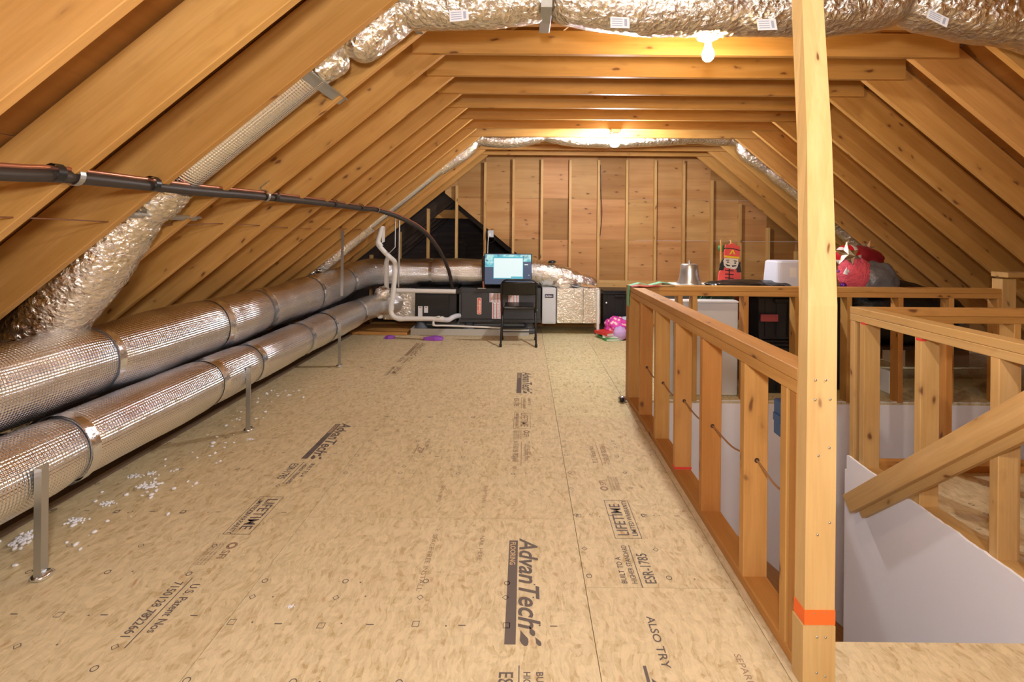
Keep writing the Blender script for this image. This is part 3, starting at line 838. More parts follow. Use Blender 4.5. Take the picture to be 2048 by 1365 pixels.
# ------------------------------------------------------------------ refrigerant line set
ls = thing('refrigerant_line', (-1.6, 3, 1.45), 'black foam covered copper line clipped under the left rafters and arching to the furnace', 'pipe')
lp = [(-1.66, .9, 1.44), (-1.635, 1.51, 1.475), (-1.605, 1.725, 1.490), (-1.59, 2.3, 1.497), (-1.57, 2.92, 1.515), (-1.55, 3.8, 1.53), (-1.54, 4.6, 1.535), (-1.525, 4.97, 1.54), at(800, 436, 5.3), at(846, 462, 5.65), at(878, 500, 5.95), at(897, 540, 6.2), at(904, 575, 6.33), at(906, 590, 6.34)]
lps = smooth_path(lp, 8)
MB().tube(lps, lambda d, t: .0225+.001*math.sin(d*9), 14, True, True, step=.03).build('foam_sleeve', RUBBER, ls)
MB().tube([V(p)+V((.004, -.012, .026)) for p in lps], .0085, 10, step=.03).build('liquid_line', COPPER, ls)
for yy in (1.05, 1.66, 2.1, 3.05, 3.9, 4.5):
    i = min(range(len(lps)), key=lambda k: abs(lps[k].y-yy)); c = V(lps[i])
    MB().tube([c+V((.004, -.012, .010)), c+V((.004, -.006, .010))+(lps[i+1]-lps[i]).normalized()*.022], .032, 12, False).build('tape_wrap', BLACK, ls)
for (u, v, Y, s) in ((150, 345, 1.725, 1), (530, 387, 2.945, 1), (752, 416, 4.98, 1)):
    i = min(range(len(lps)), key=lambda k: abs(lps[k].y-Y)); c = V(lps[i])
    m = MB(); ring = []
    for k in range(13):
        a = -PI*.62+PI*1.25*k/12; ring.append(c+V((math.cos(a)*.034, 0, math.sin(a)*.036+.006)))
    ring.append(c+V((-.02, 0, .055))); ring.append(c+V((.03, 0, .095)))
    for k in range(len(ring)-1):
        n = V((0, .011, 0)); p, q = ring[k], ring[k+1]; t = (q-p).normalized().cross(V((0, 1, 0)))*.002
        m.prism([p-n, p+n, q+n, q-n], t)
    m.build('pipe_clip', GALV, ls)
wr = [V((-1.80, .9, 1.33)), V((-1.80, 1.70, 1.345)), V((-1.83, 2.5, 1.335)), V((-1.82, 3.0, 1.352)), V((-1.83, 4.0, 1.335)), V((-1.82, 5.0, 1.345)), V((-1.82, 6.2, 1.33))]
tag(MB().tube(smooth_path(wr, 5), .0028, 6).build('thermostat_wire', mat('thin_brown_wire', (.18, .07, .03), .5)), 'thin brown wire strung under the left rafters below the black line', 'wire')

# ------------------------------------------------------------------ furnace and plenums
def lbl(mb_parent, x0, x1, y, z0, z1, m, name='label'):
    return MB().box(x0, x1, y-.0015, y, z0, z1).build(name, m, mb_parent)
YFU = 6.32
def bx(u0, u1, v0, v1, Y):
    a, b = at(u0, v1, Y), at(u1, v0, Y); return a.x, b.x, a.z, b.z
fu = thing('furnace', (-.3, 6.5, .15), 'charcoal horizontal gas furnace with a red badge behind the folding chair', 'furnace')
x0, x1, z0, z1 = -.85, .215, .155, .60
MB().box(x0, x1, YFU+.012, 6.86, z0, z1, .006).build('cabinet', CHAR, fu)
MB().box(x0+.03, x1-.03, YFU, YFU+.012, z0+.045, z1-.055, .003).build('front_door', CHAR, fu)
MB().box(x0, x0+.028, YFU-.006, YFU+.012, z0, z1).box(x0, x1, YFU-.004, YFU+.012, z0, z0+.035).build('corner_trim', CHAR, fu)
gx, _, gz0, gz1 = bx(954, 963, 596, 629, YFU)
gx1 = at(963, 600, YFU).x
def rrect(x0, x1, z0, z1, y, r, dep):
    pts = []
    for (cx, cz, a0) in ((x1-r, z0+r, -PI/2), (x1-r, z1-r, 0), (x0+r, z1-r, PI/2), (x0+r, z0+r, PI)):
        for k in range(5):
            a = a0+PI/2*k/4; pts.append((cx+r*math.cos(a), y, cz+r*math.sin(a)))
    return MB().prism(pts, (0, dep, 0))
bd = rrect(gx, gx1, gz0, gz1, YFU-.004, .014, .004).build('badge', mat('badge_white', (.9, .75, .68), .4), fu)
rrect(gx+.007, gx1-.007, gz0+.007, gz1-.007, YFU-.0055, .010, .0015).build('badge_field', mat('badge_red', (.85, .14, .07), .4), bd)
tb = MB(); text_mb('Goodman', .046, lambda x, y, z: V(((gx+gx1)/2+.014+x, YFU-.006, gz0+.017+y)), PI/2, tb, 0, .0008, .12, .92)
tb.build('badge_lettering', mat('badge_letter', (.95, .85, .8), .4), bd)
def safety_label(u0, u1, v0, v1, Y, red=4):
    a, b, c, d = bx(u0, u1, v0, v1, Y); o = lbl(fu, a, b, Y, c, d, PAPER)
    m = MB(); w = b-a
    for k in range(red):
        xx = a+w*(k+.35)/red; m.box(xx-.004, xx+.004, Y-.003, Y-.0016, c+.004, d-.004)
    m.build('red_stripes', RED, o)
    m = MB()
    for k in range(red):
        for q in range(10):
            xx = a+w*(k+.75)/red; zz = c+(d-c)*(q+.7)/11; m.box(xx-.010, xx+.008, Y-.003, Y-.0016, zz-.0022, zz+.0022)
    tag(m.build('fine_print', mat('label_grey', (.35, .35, .38), .6), o), kind='stuff')
safety_label(979, 1005, 587, 605, YFU); safety_label(984, 1005, 605.5, 638, YFU, 3); safety_label(1017, 1038, 588, 609, YFU, 3)
bl = thing('coil_cabinet', (-1.2, 6.5, .15), 'black evaporator coil cabinet left of the furnace behind the white pipes', 'cabinet')
a, b, c, d = bx(831, 914, 576, 645, 6.36)
MB().box(a, b, 6.36, 6.85, c, d, .005).build('cabinet', mat('coil_black', (.02, .019, .02), .45), bl)
MB().box(a+.02, b-.1, 6.352, 6.36, c+.02, d-.09, .003).build('access_panel', mat('coil_black2', (.017, .017, .018), .4), bl)
for q in ((836, 845, 613, 635), (848, 856, 613, 626)):
    a2, b2, c2, d2 = bx(*q, 6.35); lb = MB().box(a2, b2, 6.3495, 6.352, c2, d2).build('label', PAPER, bl)
    MB().box(a2+.012, b2-.012, 6.348, 6.3495, d2-.018, d2-.008).build('label_print', mat('lab_print', (.4, .15, .15), .6), lb)
pl = thing('foil_plenum', (-1.65, 6.5, .17), 'foil wrapped plenum box between the front duct and the black coil cabinet', 'duct')
a, b, c, d = bx(765, 829, 577, 640, 6.38)
MB().box(a, b, 6.38, 6.85, c, d, .01).build('box', FOIL_B, pl)
MB().box(b-.035, b+.012, 6.372, 6.38, c, d).build('tape_strip', FOIL_S, pl)
# loose taped foil collars where the front duct enters
MB().ball(at(764, 588, 6.1), (.10, .08, .09), 20, 14, lambda d: .3*mnoise.noise(d*4)).build('taped_collar', FOIL_C, pl)
MB().box(-1.86, -1.80, 6.14, 6.20, .22, .40, .01).build('drain_stub', PVC, pl)
ac = thing('air_cleaner', (.31, 6.5, .13), 'light grey upright air cleaner cabinet right of the furnace', 'cabinet')
a, b, c, d = bx(1084, 1112, 577, 648, 6.30)
MB().box(a, b, 6.30, 6.85, c, d, .006).build('cabinet', GREYM, ac)
MB().box(a+.015, b-.015, 6.296, 6.30, c+.02, (c+d)/2).build('lower_door', GREYM, ac)
a2, b2, c2, d2 = bx(1090, 1107, 589, 596, 6.29)
o = MB().box(a2, b2, 6.294, 6.30, c2, d2, .002).build('badge', mat('badge_black', (.03, .02, .06), .4), ac)
tb = MB(); text_mb('Aprilaire', .03, lambda x, y, z: V((a2+.008+x, 6.2935, c2+.014+y)), 0, tb, 0, .0006, 0, .82); tb.build('badge_lettering', PAPER, o)
rp = thing('return_plenum', (.7, 6.5, .15), 'foil covered return box on a white leg at the right end of the furnace row', 'duct')
a, b, c, d = bx(1113, 1200, 577, 647, 6.30)
MB().box(a, b, 6.30, 6.85, c, d, .008).build('box', FOIL_B, rp)
MB().box((a+b)/2+.06, (a+b)/2+.066, 6.2985, 6.30, c, d).build('seam', BLACK, rp)
MB().box(b-.006, b+.006, 6.285, 6.30, c, d, .003).build('edge_tape', FOIL_S, rp)
a2, b2, c2, d2 = bx(1193, 1199, 580, 673, 6.25)
MB().box(a2, b2, 6.24, 6.28, .0, d2, .004).build('support_leg', PVC, rp)
# boot from back duct down to the return box
bt_ = smooth_path([(.10, 6.54, .785), (.30, 6.54, .775), (.50, 6.54, .745), (.68, 6.55, .69), (.84, 6.56, .645), (.96, 6.57, .62)], 8)
MB().tube(bt_, lambda d, t: .182-.11*t*t, 40, True, True, crin(.045, 6, 4), step=.015).build('flex_boot', FOIL_C, rp)
MB().ball((.52, 6.44, .66), (.17, .09, .08), 24, 14, lambda d: .22*mnoise.noise(d*3)).build('lower_boot', FOIL_C, rp)
MB().ball((.36, 6.42, .945), (.05, .03, .02), 12, 8, lambda d: .5*mnoise.noise(d*4)).build('mastic_patch', BLACK, rp)
# papers on the return box
pc = [(.86, .22), (.62, .56), (.9, .9)]
for k, (lab, col, ang, dx) in enumerate((('curled white manual lying on the foil return box', (.85, .83, .8), .25, .72), ('brown paper folder fanned over the foil return box', (.55, .33, .16), -.1, .84), ('dark booklet under the papers on the return box', (.08, .09, .11), .5, .70))):
    m = MB(); n = 8; w, h = .21, .2
    rows = []
    for i in range(n+1):
        t = i/n; rows.append((t*w, .004+.03*(1-t)**2*(1 if k != 1 else .5)))
    P = []
    for (xx, zz) in rows: P.append(V((dx+xx-.1, 6.31+.02*k, .608+.006*k+zz)))
    for i in range(n): m.prism([P[i], P[i+1], P[i+1]+V((.02*math.sin(ang), h, 0)), P[i]+V((.02*math.sin(ang), h, 0))], (0, 0, .003))
    tag(m.build('paper_sheaf', mat('paper%d' % k, col, .7)), lab, 'paper')

# monitor on the furnace
mo = thing('computer_monitor', (-.22, 6.3, .60), 'black computer monitor on the furnace showing a white window', 'monitor')
a, b, c, d = bx(968, 1064, 508, 570, 6.22)
MB().box(a, b, 6.22, 6.26, c, d, .006).build('bezel', BLACK, mo)
MB().box((a+b)/2-.12, (a+b)/2+.12, 6.2, 6.36, .602, .612, .003).build('stand_base', BLACK, mo)
MB().box((a+b)/2-.03, (a+b)/2+.03, 6.262, 6.285, .61, c+.12).build('stand_neck', BLACK, mo)
SCR_D = mat('screen_dark_blue', (.01, .012, .02), .3, emit=(.035, .048, .08), es=1.0)
SCR_W = mat('screen_white', (.1, .1, .1), .3, emit=(.40, .48, .48), es=1.0)
SCR_T = mat('screen_teal', (.01, .01, .01), .3, emit=(.035, .25, .31), es=1.0)
m = mat('screen_picture', (.01, .01, .01), .3, emit=(.2, .5, .6), es=1.0); N = Nodes(m)
n = N.noise(N.mapping(N.tc('Object'), (1, 1, 1)), 9, 4); cc = N.ramp(n, [(.3, (.012, .07, .12)), (.46, (.08, .30, .35)), (.55, (.30, .48, .45)), (.65, (.03, .12, .17))]); N.link(cc, N.b.inputs['Emission Color']); SCR_P = m
sc = MB().box(a+.008, b-.008, 6.2185, 6.22, c+.01, d-.004).build('screen', SCR_D, mo)
def scr(u0, u1, v0, v1, m, nm, y):
    q = bx(u0, u1, v0, v1, 6.22); return MB().box(q[0], q[1], y-.0008, y, q[2], q[3]).build(nm, m, sc)
scr(970, 1062, 510, 523, SCR_P, 'picture', 6.2185); scr(970, 988, 523, 534, SCR_P, 'picture', 6.2185)
scr(986.5, 1046.5, 514.5, 557.5, SCR_T, 'window_frame', 6.2175); scr(987.5, 1045.5, 517, 556, SCR_W, 'window_page', 6.2165); scr(1022, 1045, 553.5, 556, SCR_T, 'window_button', 6.2155)
scr(1049, 1056, 529, 530.5, SCR_W, 'icon', 6.2175); scr(1057, 1058.5, 550, 551.5, SCR_W, 'icon', 6.2175)

# copper gas stub and outlet box on a stud
cp = thing('gas_pipe', at(967, 575, 6.25), 'dark pipe with a copper end rising beside the monitor', 'pipe')
MB().tube([at(967, 577, 6.27), at(967, 562, 6.27)], .017, 10).build('copper_end', COPPER, cp)
MB().tube([at(967, 563, 6.27), at(966.5, 540, 6.27), at(967, 512, 6.27)], .022, 10).build('sleeve', RUBBER, cp)
MB().box(at(956, 578, 6.3).x, at(972, 578, 6.3).x, 6.25, 6.33, .6005, .608).build('flange', GALV, cp)
ob = thing('outlet_box', at(981, 475, 6.88), 'white outlet box with plugged cords on the end-wall stud', 'box')
a, b, c, d = bx(975, 987, 461, 475, 6.86)
MB().box(a, b, 6.86, 6.925, c, d, .006).build('body', GREYM, ob)
MB().box(a+.01, a+.045, 6.84, 6.86, c+.01, c+.06, .006).build('plug', PAPER, ob)
MB().tube(smooth_path([at(977, 473, 6.84), at(976, 485, 6.84), at(975.5, 497, 6.84), at(975, 512, 6.7)], 5), .006, 8).build('cord', PAPER, ob)
MB().tube(smooth_path([at(987, 474, 6.84), at(990, 478, 6.84), at(986, 484, 6.84), at(979, 486, 6.84)], 5), .003, 6).build('thin_cord', BLACK, ob)
wire2 = smooth_path([at(1201, 330, 6.88), at(1202, 380, 6.88), at(1204, 420, 6.88), at(1203, 445, 6.88), at(1200, 472, 6.88)], 5)
tag(MB().tube(wire2, .005, 6).build('black_cable', BLACK), 'black cable hanging down a stud of the plywood end wall', 'cable')

# pvc pipes
YP = 6.12
pv = thing('vent_pipe', at(785, 560, YP), 'front white PVC vent pipe with an S bend running along the floor to the furnace', 'pipe')
p = smooth_path([at(764, 452, 6.05), at(760, 468, 6.05), at(756, 487, 6.05), at(766, 501, 6.08), at(779, 514, YP), at(789, 524, YP), at(790, 540, YP), at(786, 590, YP), at(782, 618, YP), at(785, 631, YP), at(797, 638, YP), at(815, 638, YP), at(860, 638, YP), at(888, 640, YP)], 8)
MB().tube(p, .030, 20, step=.02).build('pipe', PVC, pv)
for (q0, q1) in ((at(757, 486, 6.05), at(762, 494, 6.06)), (at(790, 531, YP), at(789.8, 545, YP)), (at(783, 612, YP), at(782.5, 620, YP)), (at(796, 637.6, YP), at(803, 638.1, YP)), (at(871, 638.2, YP), at(888, 639.5, YP))):
    MB().tube([q0, q1], .0335, 20).build('coupling', PVC, pv)
MB().tube(smooth_path([at(886, 640, YP), at(897, 640, YP), at(904, 636, YP+.02), at(911, 633, YP+.1), at(918, 632, YP+.2)], 6), .032, 20).build('trap_elbow', mat('clear_pvc', (.70, .72, .78), .2), pv)
MB().tube([at(880, 634, YP-.03), at(875, 634, YP-.03)], .012, 10).tube([at(884, 633, YP), at(884, 640, YP)], .014, 10).build('hose_barb', PVC, pv)
pv2 = thing('vent_pipe', at(772, 560, YP+.1), 'rear white PVC pipe standing just left of the front vent pipe', 'pipe')
MB().tube(smooth_path([at(778, 510, YP+.07), at(773, 524, YP+.08), at(773, 540, YP+.08), at(773, 570, YP+.08), at(775, 584, YP+.08)], 6), .028, 20).build('pipe', PVC, pv2)
pv5 = thing('roof_vent', at(768, 460, 6.0), 'flat white vent flange against the rafter above the PVC pipes', 'vent')
MB().prism([at(763, 458, 6.09), at(770, 453, 6.09), at(769, 484, 6.09), at(764, 486, 6.09)], (0, .012, 0)).build('flange', PVC, pv5)
pv3 = thing('intake_pipe', at(850, 582, 6.22), 'straight cream PVC pipe running level into the furnace side', 'pipe')
MB().tube([at(794, 581.5, 6.24), at(912, 583.5, 6.24)], .0285, 20).build('pipe', PVC, pv3)
MB().tube([at(913, 583.5, 6.24), at(921, 583.5, 6.24)], .033, 20).tube([at(915, 583.5, 6.24), at(917, 583.5, 6.24)], .036, 20).build('rubber_coupling', RUBBER, pv3)
pv4 = thing('drain_pipe', at(930, 650, 6.1), 'thin white drain pipe sloping under the furnace', 'pipe')
MB().tube(smooth_path([at(868, 641, 6.1), at(866, 648, 6.1), at(870, 651.5, 6.1), at(900, 652, 6.1), at(1003, 656.5, 6.1)], 6), .0115, 12).build('pipe', PVC, pv4)
MB().tube([at(866.5, 644, 6.1), at(867, 650, 6.1)], .015, 12).build('elbow_fitting', PVC, pv4)
# drain pan and blocks below the furnace
dp = thing('drain_pan', (-.6, 6.5, 0), 'long shallow grey metal drain pan on the floor under the furnace', 'pan')
PANM = mat('dull_pan_metal', (.55, .54, .50), .5, .3)
a, b = at(822, 668, 6.24).x, at(1058, 668, 6.24).x
MB().box(a, b, 6.22, 6.88, .002, .012).build('base', PANM, dp)
MB().box(a, b, 6.215, 6.225, .002, .085).build('front_rim', PANM, dp)
MB().box(a, b, 6.87, 6.88, .002, .085).box(a, a+.01, 6.225, 6.87, .002, .085).box(b-.01, b, 6.225, 6.87, .002, .085).build('rear_rim', PANM, dp)
for (u, lab) in ((842, 'left rubber block under the black coil cabinet'), (938, 'middle rubber block under the furnace'), (1058, 'right rubber block under the furnace end')):
    q = at(u, 655, 6.4)
    tag(MB().lathe([(.09, .014), (.085, .06), (.06, .10), (.055, .152), (.001, .152)], (q.x, 6.42, 0), 20).build('isolation_block', mat('block_grey', (.12, .13, .15), .6)), lab, 'block')
# dark tread board left of pan
tag(MB().box(at(700, 0, 6.2).x, at(820, 0, 6.2).x, 6.2, 6.75, .003, .04, .003).build('loose_board', PINE), 'flat board on the floor at the left end of the drain pan', 'board')

# ------------------------------------------------------------------ folding chair
ch = thing('folding_chair', (-.06, 5.8, 0), 'black metal folding chair with its back to the camera', 'chair')
cw = .205; cx = -.065
def arch(yb, zt, yt, rr=.075):
    pts = []
    return pts
def yk(z): return 5.99-(z/.775)*.36     # long frame leans back towards camera at the top
def side(s):
    return [V((cx+s*cw, yk(z), z)) for z in (.015, .2, .4, .6, .70)]
L_ = side(-1); Rr = side(1)
top = []
for k in range(7):
    a = PI-PI/2*k/6; top.append(V((cx-cw+.075+.075*math.cos(a), yk(.70+.075*math.sin(a)), .70+.075*math.sin(a))))
top2 = [V((2*cx-q.x, q.y, q.z)) for q in reversed(top)]
MB().tube(L_+top[1:]+top2[:-1]+list(reversed(Rr)), .0115, 12, step=.03).build('long_frame', BLACK_M, ch)
for s in (-1, 1):
    MB().tube([V((cx+s*(cw-.0), 5.60, .012)), V((cx+s*(cw-.003), 5.70, .18)), V((cx+s*(cw-.012), 5.86, .425))], .0115, 12).build('leg', BLACK_M, ch)
    MB().lathe([(.015, 0), (.017, .03), (.013, .04)], (cx+s*cw, 5.60, .0), 14).build('rubber_foot', BLACK, ch)
    MB().lathe([(.015, 0), (.017, .03), (.013, .04)], (cx+s*cw, 5.99, .0), 14).build('rubber_foot', BLACK, ch)
    MB().lathe([(.008, 0), (.008, .004)], (cx+s*(cw+.012), 5.80, .40), 10, (s, 0, 0)).build('rivet', GALV, ch)
MB().tube([V((cx-cw, 5.695, .16)), V((cx+cw, 5.695, .16))], .008, 10).build('cross_bar', BLACK_M, ch)
MB().tube([V((cx-cw, 5.91, .16)), V((cx+cw, 5.91, .16))], .008, 10).build('cross_bar', BLACK_M, ch)
# curved back panel
def sheet(nx, fz, fy, xa, xb, za, zb, th, name, m, par):
    mb = MB(); nz = 6
    F_ = []; B_ = []
    for j in range(nz+1):
        for i in range(nx+1):
            t = i/nx; x = xa+(xb-xa)*t; z = za+(zb-za)*j/nz
            y = fy(t, z); F_.append(V((x, y, z))); B_.append(V((x, y+th, z)))
    vs = F_+B_; o = len(F_); w = nx+1; fs = []
    for j in range(nz):
        for i in range(nx):
            q = j*w+i; fs.append((q, q+1, q+w+1, q+w)); fs.append((o+q+1, o+q, o+q+w, o+q+w+1))
    for i in range(nx):
        fs.append((i+1, i, o+i, o+i+1)); q = nz*w+i; fs.append((q, q+1, o+q+1, o+q))
    for j in range(nz):
        q = j*w; fs.append((q, q+w, o+q+w, o+q)); q = j*w+nx; fs.append((q+w, q, o+q, o+q+w))
    mb.add(vs, fs, True); return mb.build(name, m, par)
sheet(14, None, lambda t, z: yk(z)-.012-.03*math.sin(PI*t)+.0, cx-cw+.008, cx+cw-.008, .59, .755, .006, 'backrest', BLACK_M, ch)
# seat
MB().box(cx-.185, cx+.185, 5.78, 6.15, .425, .445, .01).build('seat', BLACK_M, ch)
MB().tube([V((cx-.18, 5.775, .44)), V((cx-.17, 5.77, .425)), V((cx+.17, 5.77, .425)), V((cx+.18, 5.775, .44))], .02, 12).build('seat_lip', BLACK_M, ch)

# ------------------------------------------------------------------ things on the floor
PURP = mat('purple_plastic', (.33, .08, .55), .5)
tw = thing('toy_wand', at(827, 677, 6.0), 'toy with purple ends joined by a thin stick lying before the furnace', 'toy')
y0_ = EYE*F/(676-470)
def fl(u, v, h=.0):
    Y = F*(EYE-h)/(v-CY-ROLL*(u-CX)); return at(u, v, Y)
pa, pb = fl(788, 676, .015), fl(850, 679, .015)
MB().tube([pa, pb], .006, 8).build('stick', mat('brown_stick', (.22, .12, .06), .6), tw)
def wedge(p, q, w0, w1, h):
    d = (q-p).normalized(); n = V((-d.y, d.x, 0)); m = MB()
    m.loft([[p-n*w0+V((0, 0, -.012)), p+n*w0+V((0, 0, -.012)), p+n*w0+V((0, 0, h*.5)), p-n*w0+V((0, 0, h*.5))],
            [p.lerp(q, .6)-n*w1+V((0, 0, -.012)), p.lerp(q, .6)+n*w1+V((0, 0, -.012)), p.lerp(q, .6)+n*w1+V((0, 0, h)), p.lerp(q, .6)-n*w1+V((0, 0, h))],
            [q-n*w1*.7+V((0, 0, -.012)), q+n*w1*.7+V((0, 0, -.012)), q+n*w1*.5+V((0, 0, h*.6)), q-n*w1*.5+V((0, 0, h*.6))]])
    return m
wedge(fl(790, 675, .015), fl(770, 675, .015), .02, .05, .02).build('small_end', PURP, tw)
wedge(fl(847, 678, .015), fl(886, 678, .015), .025, .06, .03).build('large_end', PURP, tw)
# metal tape measure at the railing foot
tm = thing('tape_measure', fl(1252, 803), 'small silver oval tool at the far foot of the left railing', 'tool')
q = fl(1251, 804); q.x -= .0
MB().ball((.775, 3.80, .022), (.035, .03, .021), 20, 12).build('case', mat('chrome', (.7, .7, .72), .2, .9), tm)
MB().lathe([(.02, 0), (.018, .004), (.001, .004)], (.765, 3.768, .024), 16, (0, -1, 0)).build('face', BLACK, tm)
# ribbon at the railing corner
rb = thing('ribbon', at(1275, 570, 3.8), 'green and red ribbon draped over the far left corner of the railings', 'ribbon')
GREEN = mat('mint_green_ribbon', (.16, .62, .36), .45); REDR = mat('red_ribbon', (.62, .05, .06), .4)
def drape(mb, P, w, th=.002):
    for i in range(len(P)-1):
        p, q = V(P[i]), V(P[i+1]); a = V(w)*.5; d = (q-p).cross(V(w)).normalized()*th
        mb.prism([p-a, p+a, q+a, q-a], d)
    return mb
drape(MB(), [(.82, 3.80, .909), (.90, 3.815, .930), (.98, 3.82, .912), (1.07, 3.82, .936), (1.15, 3.83, .925), (1.19, 3.84, .912)], (0, .08, 0)).build('green_band', GREEN, rb)
drape(MB(), [(.82, 3.74, .910), (.87, 3.72, .918), (.93, 3.73, .912), (1.00, 3.77, .914), (1.06, 3.79, .91)], (.0, .09, 0)).build('red_band', REDR, rb)
drape(MB(), [(.818, 3.80, .910), (.812, 3.80, .86), (.808, 3.80, .80), (.812, 3.80, .75)], (0, .07, 0)).build('hanging_tail', GREEN, rb)

# black bin and toys right of the furnace
def tote(name, label, x0, x1, y0, y1, z0, z1, body, lidm, cat='bin', group=None):
    t = thing(name, ((x0+x1)/2, (y0+y1)/2, z0), label, cat, group)
    i = .02
    rings = []
    for z, k in ((z0+.002, i+.015), (z0+.01, i+.01), (z1-.045, i)):
        rings.append([V((x0+k, y0+k, z)), V((x1-k, y0+k, z)), V((x1-k, y1-k, z)), V((x0+k, y1-k, z))])
    MB().loft(rings).build('body', body, t)
    m = MB()
    for q in range(4):
        xx = x0+(x1-x0)*(q+.8)/4.6; m.box(xx, xx+.015, y0+i-.006, y0+i+.01, z0+.03, z1-.06)
    m.build('ribs', body, t)
    MB().box(x0, x1, y0, y1, z1-.045, z1-.02, .006).box(x0+.03, x1-.03, y0+.03, y1-.03, z1-.022, z1, .008).build('lid', lidm, t)
    MB().box((x0+x1)/2-.07, (x0+x1)/2+.07, y0-.012, y0+.01, z1-.08, z1-.05, .004).build('handle', lidm, t)
    return t
a, b = at(1203, 640, 6.35).x, at(1262, 640, 6.35).x
tote('storage_tote', 'black plastic tote on the floor right of the foil return box', a, b+.08, 6.35, 6.85, 0, .575, BLACK, BLACK)
MB().ball((a+.06, 6.34, .42), .012, 10, 8).build('snap_clip', PAPER, bpy.data.objects['storage_tote'])
def book(label, x, y, z, w, d, h, ang, c, pages=(.85, .84, .8)):
    t = thing('book', (x, y, z), label, 'book')
    R = Matrix.Rotation(ang, 3, 'Z'); c0 = V((x, y, z))
    def bb_(x0, x1, y0, y1, z0, z1):
        m = MB().box(x0, x1, y0, y1, z0, z1); m.v = [c0+R @ p for p in m.v]; return m
    m = bb_(-w/2, w/2, -d/2, d/2, 0, .003); m2 = bb_(-w/2, w/2, -d/2, d/2, h-.003, h); m3 = bb_(-w/2, -w/2+.003, -d/2, d/2, .003, h-.003)
    for q in (m2, m3): m.add(q.v, q.f)
    m.build('cover', mat('cover', c, .45), t)
    bb_(-w/2+.004, w/2-.005, -d/2+.005, d/2-.005, .003, h-.003).build('pages', mat('pages', pages, .8), t)
book('green covered book at the bottom of the pile by the return box leg', 1.08, 6.10, .002, .22, .28, .03, .25, (.05, .40, .08))
book('white covered book in the middle of the pile by the return box leg', 1.10, 6.12, .033, .22, .27, .025, -.15, (.75, .74, .78))
book('red book on top of the pile by the return box leg', 1.045, 6.12, .059, .20, .26, .035, .5, (.70, .05, .04))
pkm = mat('pink_pattern_fabric', (.85, .10, .38), .6); N = Nodes(pkm)
vv = N.voro(N.tc('Object'), 22); N.color(N.ramp(vv, [(.15, (.95, .75, .20)), (.25, (.90, .75, .88)), (.38, (.85, .08, .42)), (.8, (.60, .05, .45))]))
tag(MB().ball((1.20, 6.22, .13), (.16, .13, .125), 28, 18, lambda d: .28*mnoise.noise(d*2.6)+.1*mnoise.noise(d*7)).build('patterned_bag', pkm), 'pink patterned cloth bag slumped against the black tote', 'bag')
lil = mat('lilac_plush', (.62, .42, .80), .7)
tag(MB().ball((1.19, 6.03, .085), (.085, .07, .085), 24, 16, lambda d: .2*mnoise.noise(d*3.4)).build('plush_toy', lil), 'small lilac plush toy in front of the pink bag', 'toy')
tag(MB().ball((1.32, 6.05, .07), (.09, .08, .07), 24, 16, lambda d: .3*mnoise.noise(d*3.0)).build('toy_bag', mat('hot_pink', (.85, .04, .32), .5)), 'bright pink crumpled item next to the lilac plush', 'toy')
tag(MB().ball((1.31, 6.24, .16), (.10, .06, .10), 20, 12, lambda d: .2*mnoise.noise(d*3)).build('pillow', mat('pale_blue', (.48, .60, .68), .7)), 'pale blue cushion above the bright pink item', 'cushion')

# ------------------------------------------------------------------ storage beyond the stairwell
wp = thing('white_cabinet', (1.46, 4.0, 0), 'big plain white panel standing right behind the far railing', 'panel')
a, b = 1.13, 1.745
MB().box(a, b, 3.95, 4.06, .003, .76, .008).build('body', mat('white_laminate', (.60, .60, .60), .45), wp)
MB().box(a-.004, b+.004, 3.945, 4.065, .76, .775, .004).build('top_edge', mat('lit_white_edge', (.88, .88, .88), .4), wp)  # brighter white than the body: light on the top face put into colour
GREYT = mat('grey_tote_plastic', (.16, .17, .19), .4)
tote('storage_tote', 'grey storage tote under the upturned silver pail', 1.30, 1.85, 4.25, 4.75, .42, .845, GREYT, BLACK)
tote('storage_tote', 'black storage tote supporting the grey tote behind the white panel', 1.28, 1.87, 4.23, 4.77, 0, .418, BLACK, BLACK)
sh = tag(MB().box(1.36, 1.92, 4.26, 4.60, .847, .862, .003).build('shelf_board', mat('white_board', (.8, .78, .74), .5)), 'thin white board lying between the pail and the grey tote', 'board')
pa_ = thing('metal_pail', (1.5, 4.42, .862), 'upturned silver metal pail standing on the thin white board', 'pail')
PAIL = mat('brushed_aluminium', (.62, .64, .66), .33, .85)
MB().lathe([(.105, .0), (.112, .004), (.104, .02), (.088, .06), (.080, .12), (.074, .178), (.066, .186), (.001, .188)], (1.50, 4.42, .863), 36).build('shell', PAIL, pa_)
MB().lathe([(.014, 0), (.010, .02), (.002, .03)], (1.50, 4.42, 1.05), 12).build('knob', PAIL, pa_)
MB().box(1.545, 1.565, 4.30, 4.318, .863, .91, .002).build('bracket', GALV, pa_)

